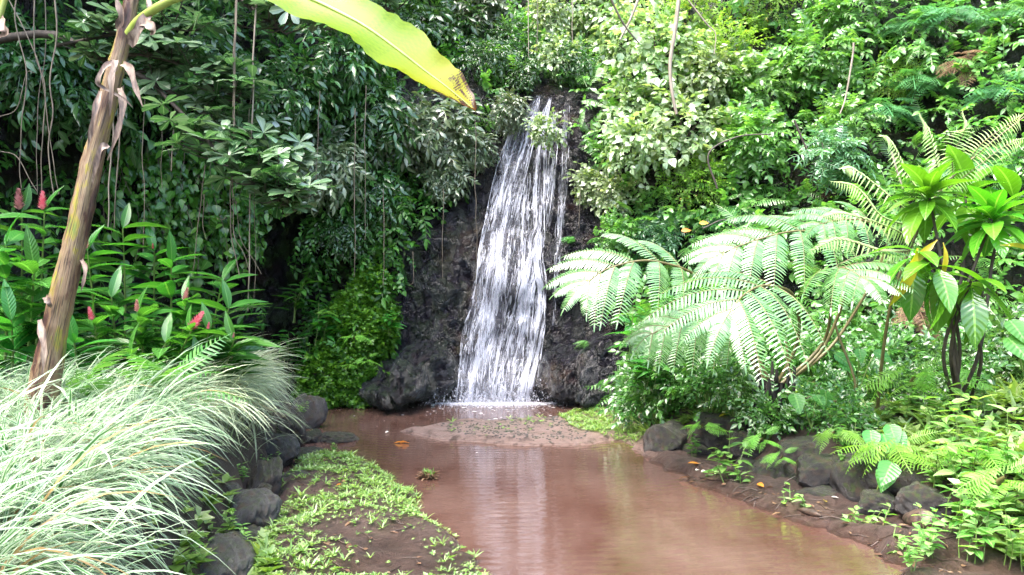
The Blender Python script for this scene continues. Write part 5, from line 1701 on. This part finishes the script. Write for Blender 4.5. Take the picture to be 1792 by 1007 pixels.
for i, (k2, x, y, sc, lab) in enumerate([
    (0, 1655, 800, 1.1, 'tall pale seedling topped by an upright white-green leaf'),
    (1, 1710, 810, 1.0, 'pale seedling behind the tall white-green one'),
    (2, 1640, 865, .9, 'pale seedling before the mossy boulder by the log'),
    (0, 1700, 870, 1.0, 'dense pale seedling in the middle of the near corner'),
    (1, 1760, 850, 1.0, 'pale seedling at the view edge above the mud path'),
    (2, 1670, 935, .9, 'pale seedling over the end of the rotten log'),
    (0, 1735, 930, 1.0, 'bushy pale seedling near the bottom corner'),
    (1, 1780, 930, .9, 'pale seedling cut by the view edge'),
    (2, 1700, 985, .8, 'yellowish seedling low on the mud'),
    (0, 1770, 1000, .8, 'yellowish seedling in the bottom corner'),
    (1, 1630, 975, .6, 'small pale seedling standing alone on the mud'),
    (2, 1720, 760, .9, 'seedling below the ti stems'),
    (1, 1640, 760, .8, 'seedling beside the heart-shaped leaves'),
    (0, 1600, 1000, .5, 'small yellowish seedling at the water edge'),
]):
    put(P_SEED[k2], 'pale_seedling', lab, 'seedling', hitg(x, y), rng.uniform(-3, 3), sc, G)
G = 'green seedlings among the bank boulders'
for i, (x, y, sc, lab) in enumerate([(1275, 838, .9, 'green seedling on the mud before the dark stones'), (1345, 745, .8, 'green seedling against the black fern trunk'), (1480, 790, .8, 'green seedling on top of the flat capstone boulder'), (1290, 790, .6, 'small green seedling under the large mossy boulder'), (1420, 750, .7, 'green seedling on the litter by the fern trunk'), (1480, 850, .6, 'green seedling hanging on the tall dark boulder'), (1560, 745, .8, 'green seedling behind the heart-shaped leaves'), (1215, 800, .5, 'tiny green seedling between the mossy boulders'), (1690, 730, .9, 'green seedling at the base of the ti stems'), (1590, 720, .9, 'green seedling behind the light fern')]):
    put(P_SEEDG[i % 2], 'green_seedling', lab, 'seedling', hitg(x, y), rng.uniform(-3, 3), sc, G)
G = 'tiny sprouts on the mud'
for i, (x, y, lab) in enumerate([(1385, 880, 'tiny sprout on the mud below the small round stone'), (1412, 885, 'tiny sprout beside the one below the round stone'), (1475, 910, 'taller sprout on the mud left of the spread sprouts'), (1512, 915, 'spread sprout on the mud by the waterline'), (1535, 918, 'spread sprout next to the rotten log'), (1565, 960, 'two-leaved sprout standing near the bottom waterline'), (1305, 838, 'sprout at the foot of the reddish tilted stone'), (1243, 832, 'sprout behind the white petals')]):
    put(P_SPROUT[i % 2], 'sprout', lab, 'sprout', hitg(x, y), rng.uniform(-3, 3), 1.0, G)
G = 'bright ferns of the fern bank'
for i, (x, y, Y, sc, lab) in enumerate([
    (1545, 785, 6.9, .95, 'bright fern draped over the broad mossy boulder, left of two'),
    (1580, 790, 6.8, .9, 'bright fern draped over the broad mossy boulder, right of two'),
    (1460, 760, 7.4, .7, 'light fern above the flat capstone'),
    (1335, 770, 8.0, .6, 'bright fern before the black fern trunk'),
    (1230, 745, 8.8, .6, 'small light fern above the large mossy boulder'),
    (1600, 665, 8.0, 1.1, 'yellow-green fern spreading at the foot of the ti plant'),
    (1640, 655, 8.0, 1.1, 'yellow-green fern leaning against the ti stems'),
    (1760, 840, 5.6, .8, 'feathery pale fern at the view edge'),
    (1700, 790, 6.2, .8, 'pale fern arching over the dirt path'),
    (1370, 800, 7.6, .45, 'tiny bright fern on the egg-shaped boulder'),
]):
    put(P_FERNB[i % 2], 'bank_fern', lab, 'fern', at(x, y, Y), rng.uniform(-.5, .5), sc, G)
G = 'heart-leaved taro plants'
for i, (x, y, Y, sc, m, lab) in enumerate([(1548, 775, 7.1, .19, 4, 'taro plant with wide heart leaves behind the bright ferns'), (1530, 820, 6.7, .2, 2, 'taro with a single shiny heart leaf hanging over the boulder'), (1500, 650, 8.3, .17, 5, 'taro plant in the shade below the tree fern'), (1790, 600, 7.0, .28, 2, 'taro plant with a big pale leaf at the view edge'), (1420, 705, 8.0, .18, 3, 'small taro plant beside the fern trunk')]):
    r = np.random.default_rng(300 + i)
    bp = at(x, y, Y)
    o = thing('taro_plant', lab, 'taro', tuple(bp - UP * .25), group=G)
    st, mb = MB(), MB()
    for q in range(m):
        tp_ = bp + np.array([r.normal(0, .16), r.normal(0, .1), r.uniform(-.02, .22)])
        st.tube(curve([bp - UP * .25, bp * .4 + tp_ * .6 - UP * .05, tp_], 10), .006, 5)
        mb.place(HEART, tp_, [r.normal(0, .6), -.6, -.55], [r.normal(0, .2), -.6, .75], sc * r.uniform(.8, 1.2))
    st.build('stalks', MAT['green_stem'], o)
    mb.build('leaves', MAT['taro_leaf'], o)

# ------------------------------------------------------------------ ground cover
def cover(poly, n, size, label, seed, dens=.0, grassy=.3, edge=None):
    r = np.random.default_rng(seed)
    lo, hi = poly.min(0), poly.max(0)
    P_ = r.uniform(lo, hi, (n * 3, 2))
    sd = sdist(poly, P_)
    f = fbm(np.c_[P_, 0 * P_[:, 0]] * 1.5, 3, seed)
    P_ = P_[(sd > -.03) & (.75 * f + r.normal(0, .34, len(P_)) + (0 if edge is None else edge(P_, sd)) > dens)][:n]
    O = np.c_[P_, ground_h(P_) + .008]
    a = r.uniform(0, 6.28, len(O))
    mb = MB()
    g_ = r.random(len(O)) < grassy
    Dn = np.stack([np.cos(a), np.sin(a), 0 * a], -1)
    S = size * (r.gamma(2.2, .38, len(O)) + .3)
    mb.placemany(ROSG, O[~g_] + UP * .012, Dn[~g_], (UP + r.normal(0, .25, O.shape))[~g_], S[~g_], r)
    mb.placemany(ROSN, O[g_], Dn[g_], (UP + r.normal(0, .2, O.shape))[g_], S[g_] * 2.2, r)
    return tag(mb.build('ground_cover', MAT['ground_leaf']), label, 'ground cover', kind='stuff')


LM = np.array([gp(x, y, .08)[:2] for x, y in [(440, 1040), (470, 880), (510, 805), (560, 782), (598, 786), (640, 798), (690, 825), (735, 852), (765, 888), (818, 928), (848, 965), (880, 1015), (885, 1060)]])
cover(LM, 4300, .017, 'mat of small bright weeds on the mud below the boulders', 51, .22, .42, lambda P_, sd: np.where(sd < .38, .25, 0) - np.where((sd > .45) & (P_[:, 1] < 6.6), .22, 0) + np.where(P_[:, 1] > 7.2, .3, 0))
SBR = np.array([gp(x, y, .04)[:2] for x, y in [(978, 728), (1010, 720), (1085, 716), (1160, 720), (1160, 760), (1100, 778), (1060, 765), (1010, 752)]])
cover(SBR, 2400, .022, 'mat of small weeds on the end of the sandbar', 52, -.2, .35)
SB2 = np.array([gp(x, y, .04)[:2] for x, y in [(760, 745), (850, 738), (980, 730), (1050, 750), (1010, 774), (900, 772), (800, 762)]])
cover(SB2, 60, .02, 'few scattered weeds on the bare sandbar', 53, .2, .4)
RB = np.array([gp(x, y, .5)[:2] for x, y in [(1150, 712), (1300, 718), (1450, 735), (1560, 765), (1700, 830), (1850, 900), (1850, 690), (1600, 650), (1300, 660), (1120, 690)]])
cover(RB, 4200, .075, 'low green weeds under the bushes of the fern bank', 54, -.35, .1)
LW = np.array([gp(x, y, .35)[:2] for x, y in [(250, 1060), (330, 880), (400, 850), (460, 870), (480, 960), (470, 1060)]])
cover(LW, 260, .07, 'bright creeping weeds between the near boulders', 55, -.4, .05)
t = NT('foam_fleck')
MAT['foam_fleck'] = t.done(t.principled((.4, .38, .38), .5).outputs[0])
# litter and pebbles
r = np.random.default_rng(71)
mb = MB()
P_ = r.uniform(SB2.min(0), SB2.max(0), (900, 2)); P_ = P_[sdist(SB2, P_) > 0]
mb.place(dict(V=np.array([(-1, -1, 0), (1, -1, 0), (1, 1, 0), (-1, 1, 0), (-.6, -.6, .8), (.6, -.6, .8), (.6, .6, .8), (-.6, .6, .8)], float), F=np.array([(4, 5, 6, 7), (0, 1, 5, 4), (1, 2, 6, 5), (2, 3, 7, 6), (3, 0, 4, 7)]), U=np.zeros((20, 2))), np.c_[P_, ground_h(P_)], np.c_[r.normal(0, 1, (len(P_), 2)), np.zeros(len(P_))], UP, r.uniform(.004, .016, len(P_)))
tag(mb.build('pebbles', MAT['boulder_grey']), 'dark grit and pebbles strewn on the sandbar', kind='stuff')
mb = MB()
P_ = np.r_[r.uniform(RB.min(0), RB.max(0), (5200, 2))]; P_ = P_[sdist(RB, P_) > 0][:1300]
Q_ = r.uniform(POLY['left_mud'].min(0), POLY['left_mud'].max(0), (900, 2)); Q_ = Q_[(sdist(LM, Q_) > .05)][:220]
P_ = np.r_[P_, Q_]
mb.placemany([LANCE, OVATE], np.c_[P_, ground_h(P_) + .012], np.c_[r.normal(0, 1, (len(P_), 2)), r.normal(0, .15, len(P_))], UP + r.normal(0, .35, (len(P_), 3)), r.gamma(3, .018, len(P_)) + .015, r)
RMUD = np.array([gp(x, y, .06)[:2] for x, y in [(1160, 812), (1250, 812), (1300, 845), (1420, 880), (1520, 905), (1640, 945), (1700, 1000), (1560, 1000), (1510, 950), (1400, 915), (1310, 880), (1230, 848)]])
P_ = r.uniform(RMUD.min(0), RMUD.max(0), (1500, 2)); P_ = P_[sdist(RMUD, P_) > 0][:170]
mb.placemany([LANCE, OVATE], np.c_[P_, ground_h(P_) + .01], np.c_[r.normal(0, 1, (len(P_), 2)), r.normal(0, .1, len(P_))], UP + r.normal(0, .3, (len(P_), 3)), r.gamma(2, .014, len(P_)) + .012, r)
tag(mb.build('leaf_litter', MAT['dry_leaf']), 'brown leaf litter on the banks', kind='stuff')
mb = MB()
P_ = np.r_[P_[:60], Q_[:40], r.uniform(RB.min(0), RB.max(0), (80, 2))]
for q in P_:
    a_, l_ = r.uniform(0, 3.14), r.uniform(.05, .22)
    e_ = np.array([q, q + l_ * np.array([math.cos(a_), math.sin(a_)])])
    mb.tube(np.c_[curve(np.c_[e_, 0 * e_[:, :1]], 5)[:, :2], ground_h(curve(np.c_[e_, 0 * e_[:, :1]], 5)[:, :2]) + .008], r.uniform(.002, .005), 5)
tag(mb.build('twig_litter', MAT['drift_wood']), 'broken twigs scattered over the mud', kind='stuff')
mb = MB()
xx = np.r_[r.normal(620, 45, 90), r.normal(560, 30, 40)]
yy = 712 + .02 * (620 - xx) + r.normal(0, 3.0, len(xx))
P_ = np.array([gp(x, y, 0) for x, y in zip(xx, np.clip(yy, 706, 730))])
mb.placemany([LANCE, OVATE], P_ + UP * .006, np.c_[r.normal(0, 1, (len(P_), 2)), np.zeros(len(P_))], UP + r.normal(0, .2, (len(P_), 3)), r.uniform(.03, .09, len(P_)), r)
tag(mb.build('leaf_litter', MAT['dry_leaf']), 'brown leaves floating along the foot of the mossy mound', kind='stuff')

mb = MB()
fx = np.c_[r.normal(-.2, 1.0, 260), 13.0 - r.exponential(.7, 260)]
fx = fx[(ground_h(fx) < -.02) & (np.abs(fx[:, 0]) < 2.4)]
mb.place(leafT([(-1, .25), (-.5, .85), (.3, .9), (1, .2)], .08, 0), np.c_[fx, np.full(len(fx), .004)], np.c_[r.normal(0, 1, (len(fx), 2)), np.zeros(len(fx))], UP, r.gamma(1.5, .006, len(fx)) + .003)
tag(mb.build('foam_flecks', MAT['foam_fleck']), 'flecks of foam drifting away from the fall', kind='stuff')
G = 'fallen leaves and petals on the mud'
for x, y, sz, m_, lab in [(1223, 815, .12, 'orange_leaf', 'orange fallen leaf above the white petals'), (1218, 826, .07, 'white_petal', 'white petal on the mud, nearer the water'), (1234, 826, .07, 'white_petal', 'white petal on the mud, nearer the seedling'), (1326, 849, .1, 'orange_leaf', 'orange leaf on the mud below the reddish stone'), (1367, 898, .09, 'dry_leaf', 'cream leaf lying at the waterline'), (1455, 873, .06, 'white_petal', 'cream leaf below the half buried stone'), (1442, 879, .08, 'yellow_leaf', 'yellow leaf below the half buried stone'), (715, 824, .16, 'orange_leaf', 'orange leaf at the weedy shore by the tussock'), (706, 822, .12, 'orange_leaf', 'curled orange leaf beside the orange leaf by the tussock'), (468, 890, .07, 'dry_leaf', 'reddish leaf caught on the wall'), (1275, 725, .16, 'yellow_leaf', 'yellow-green leaf on top of the large mossy boulder'), (597, 850, .05, 'orange_leaf', 'small orange leaf among the bright weeds'), (680, 768, .07, 'white_petal', 'white petal floating left of the sandbar')]:
    mb = MB()
    p_ = hitg(x, y)
    p_[2] = max(p_[2], .004) + .015
    if m_ == 'yellow_leaf' and y == 725: p_ = at(x, y, 8.95)
    if m_ == 'dry_leaf': p_ = at(x, y, 6.6)
    mb.place(OVATE, p_, [rng.normal(), rng.normal() * .5, .08], UP + rng.normal(0, .3, 3), sz)
    tag(mb.build('fallen_leaf', MAT[m_]), lab, 'leaf', G)

# rotten log, sticks and the tussock in the stream
def log(label, pts, rad, name='rotten_log', seed=0):
    mb = MB()
    c_ = curve(pts, 24)
    k2 = np.array(rad)
    mb.tube(c_, np.interp(np.linspace(0, 1, 24), np.linspace(0, 1, len(k2)), k2), 14)
    V = mb.V[0]
    V += (.25 * fbm(V * 9, 3, seed) * np.repeat(np.interp(np.linspace(0, 1, 24), np.linspace(0, 1, len(k2)), k2), 14))[:, None] * nrm(V - np.repeat(c_, 14, 0))
    return tag(mb.build(name, MAT['drift_wood']), label, 'wood')


log('short rotten log lying on the mud by the mossy boulder', [hitg(1585, 915) + UP * .03, hitg(1612, 922) + UP * .06, hitg(1650, 932) + UP * .05], [.03, .075, .07, .02], seed=1)
log('wet piece of driftwood at the waterline', [hitg(1395, 893) + UP * .01, hitg(1415, 900) + UP * .02, hitg(1438, 908) + UP * .02], [.008, .03, .028, .006], 'driftwood', 2)
log('thin dark stick lying across the mud tip', [hitg(1225, 838) + UP * .012, hitg(1250, 842) + UP * .014, hitg(1275, 843) + UP * .012], [.008, .012, .008], 'stick', 3)
log('bent pale twig standing at the tilted stones', [hitg(1372, 855) + UP * .01, at(1378, 842, 7.3), at(1392, 834, 7.3)], [.008, .008, .004], 'stick', 4)
log('thin branch lying on the dirt path', [hitg(1730, 838) + UP * .02, hitg(1750, 842) + UP * .02, hitg(1775, 842) + UP * .02], [.01, .016, .008], 'stick', 5)
tp = gp(750, 838, 0)
tus = thing('stranded_tussock', 'small tussock of dead grass and debris stranded in the stream', 'tussock', tuple(tp))
mb = MB()
m = 260
a = r.uniform(0, 6.28, m)
O = tp + np.stack([.07 * np.cos(a) * r.random(m), .05 * np.sin(a) * r.random(m), .005 + .06 * r.random(m) ** 2], -1)
mb.placemany([LANCE, SMALL2], O, np.stack([np.cos(a), np.sin(a), r.uniform(-.1, .7, m)], -1), UP + r.normal(0, .4, (m, 3)), r.uniform(.03, .08, m), r)
mb.build('dead_grass', MAT['dry_leaf'], tus)
mb = MB()
mb.place(SMALL2, tp + UP * .05 + r.normal(0, .03, (24, 3)) * np.array([1, 1, .3]), np.c_[r.normal(0, .5, (24, 2)), np.ones(24)], r.normal(0, 1, (24, 3)), .05)
mb.build('green_shoots', MAT['ground_leaf'], tus)
G = 'weeds growing on the wall under the striped grass'
for i, (x, y, Y, sc, k2, lab) in enumerate([(527, 718, 10.5, .5, 0, 'bright weed on top of the standing slab'), (525, 750, 9.9, .55, 1, 'bright weed between the standing slab and the cobble'), (585, 785, 9.2, .4, 2, 'bright weed under the cracked rock'), (470, 815, 8.0, .6, 0, 'bright weed hanging behind the large round boulder'), (425, 830, 7.0, .5, 1, 'bright weed under the far grass fringe'), (390, 925, 5.6, .8, 2, 'bright weed climbing the leaning slab'), (420, 960, 5.5, .8, 0, 'bright bushy weed at the foot of the leaning slab'), (330, 985, 4.8, .9, 1, 'lime green weed at the bottom edge below the grass'), (360, 960, 5.2, .7, 2, 'lime green weed behind the near mossy slab'), (480, 850, 7.3, .5, 0, 'weed growing at the foot of the tall dark boulder'), (300, 1000, 4.6, .8, 2, 'lime green weed in the bottom corner of the wall')]):
    put(P_SEED[k2], 'wall_weed', lab, 'weed', at(x, y, Y) - UP * .1 * sc, rng.uniform(-3, 3), sc * .55, G)

# ------------------------------------------------------------------ light, sky, camera
SUN_EL, SUN_AZ = math.radians(64), math.radians(-125)     # azimuth from +Y towards +X
sun = bpy.data.lights.new('sun', 'SUN')
sun.energy = 1.5
sun.angle = math.radians(60)
sun.color = (1.0, .97, .92)
so = bpy.data.objects.new('sun', sun)
COL.objects.link(so)
sd_ = Vector((math.cos(SUN_EL) * math.sin(SUN_AZ), math.cos(SUN_EL) * math.cos(SUN_AZ), math.sin(SUN_EL)))
so.rotation_euler = sd_.to_track_quat('Z', 'Y').to_euler()
so.location = (0, 0, 30)
w = bpy.data.worlds.new('World')
scene.world = w
w.use_nodes = True
nt = w.node_tree
bg = nt.nodes.get('Background') or nt.nodes.new('ShaderNodeBackground')
sky = nt.nodes.new('ShaderNodeTexSky')
sky.sky_type = 'NISHITA'
sky.sun_disc = False
sky.sun_elevation = SUN_EL
sky.sun_rotation = SUN_AZ
sky.dust_density = 4.0
sky.air_density = 1.0
nt.links.new(sky.outputs[0], bg.inputs[0])
bg.inputs[1].default_value = .15
cam = bpy.data.cameras.new('camera')
cam.sensor_width = 36
cam.lens = F / 1792 * 36
cam.clip_end = 1500
co_ = bpy.data.objects.new('camera', cam)
COL.objects.link(co_)
co_.location = CAM
co_.rotation_euler = (math.radians(90), 0, 0)
scene.camera = co_
vs = scene.view_settings
vs.view_transform = 'Standard'
vs.look = 'None'
vs.exposure = 3.08
vs.gamma = 1
scene.cycles.max_bounces = 8
scene.cycles.diffuse_bounces = 4
scene.cycles.transmission_bounces = 4
scene.cycles.transparent_max_bounces = 16
scene.cycles.use_denoising = True
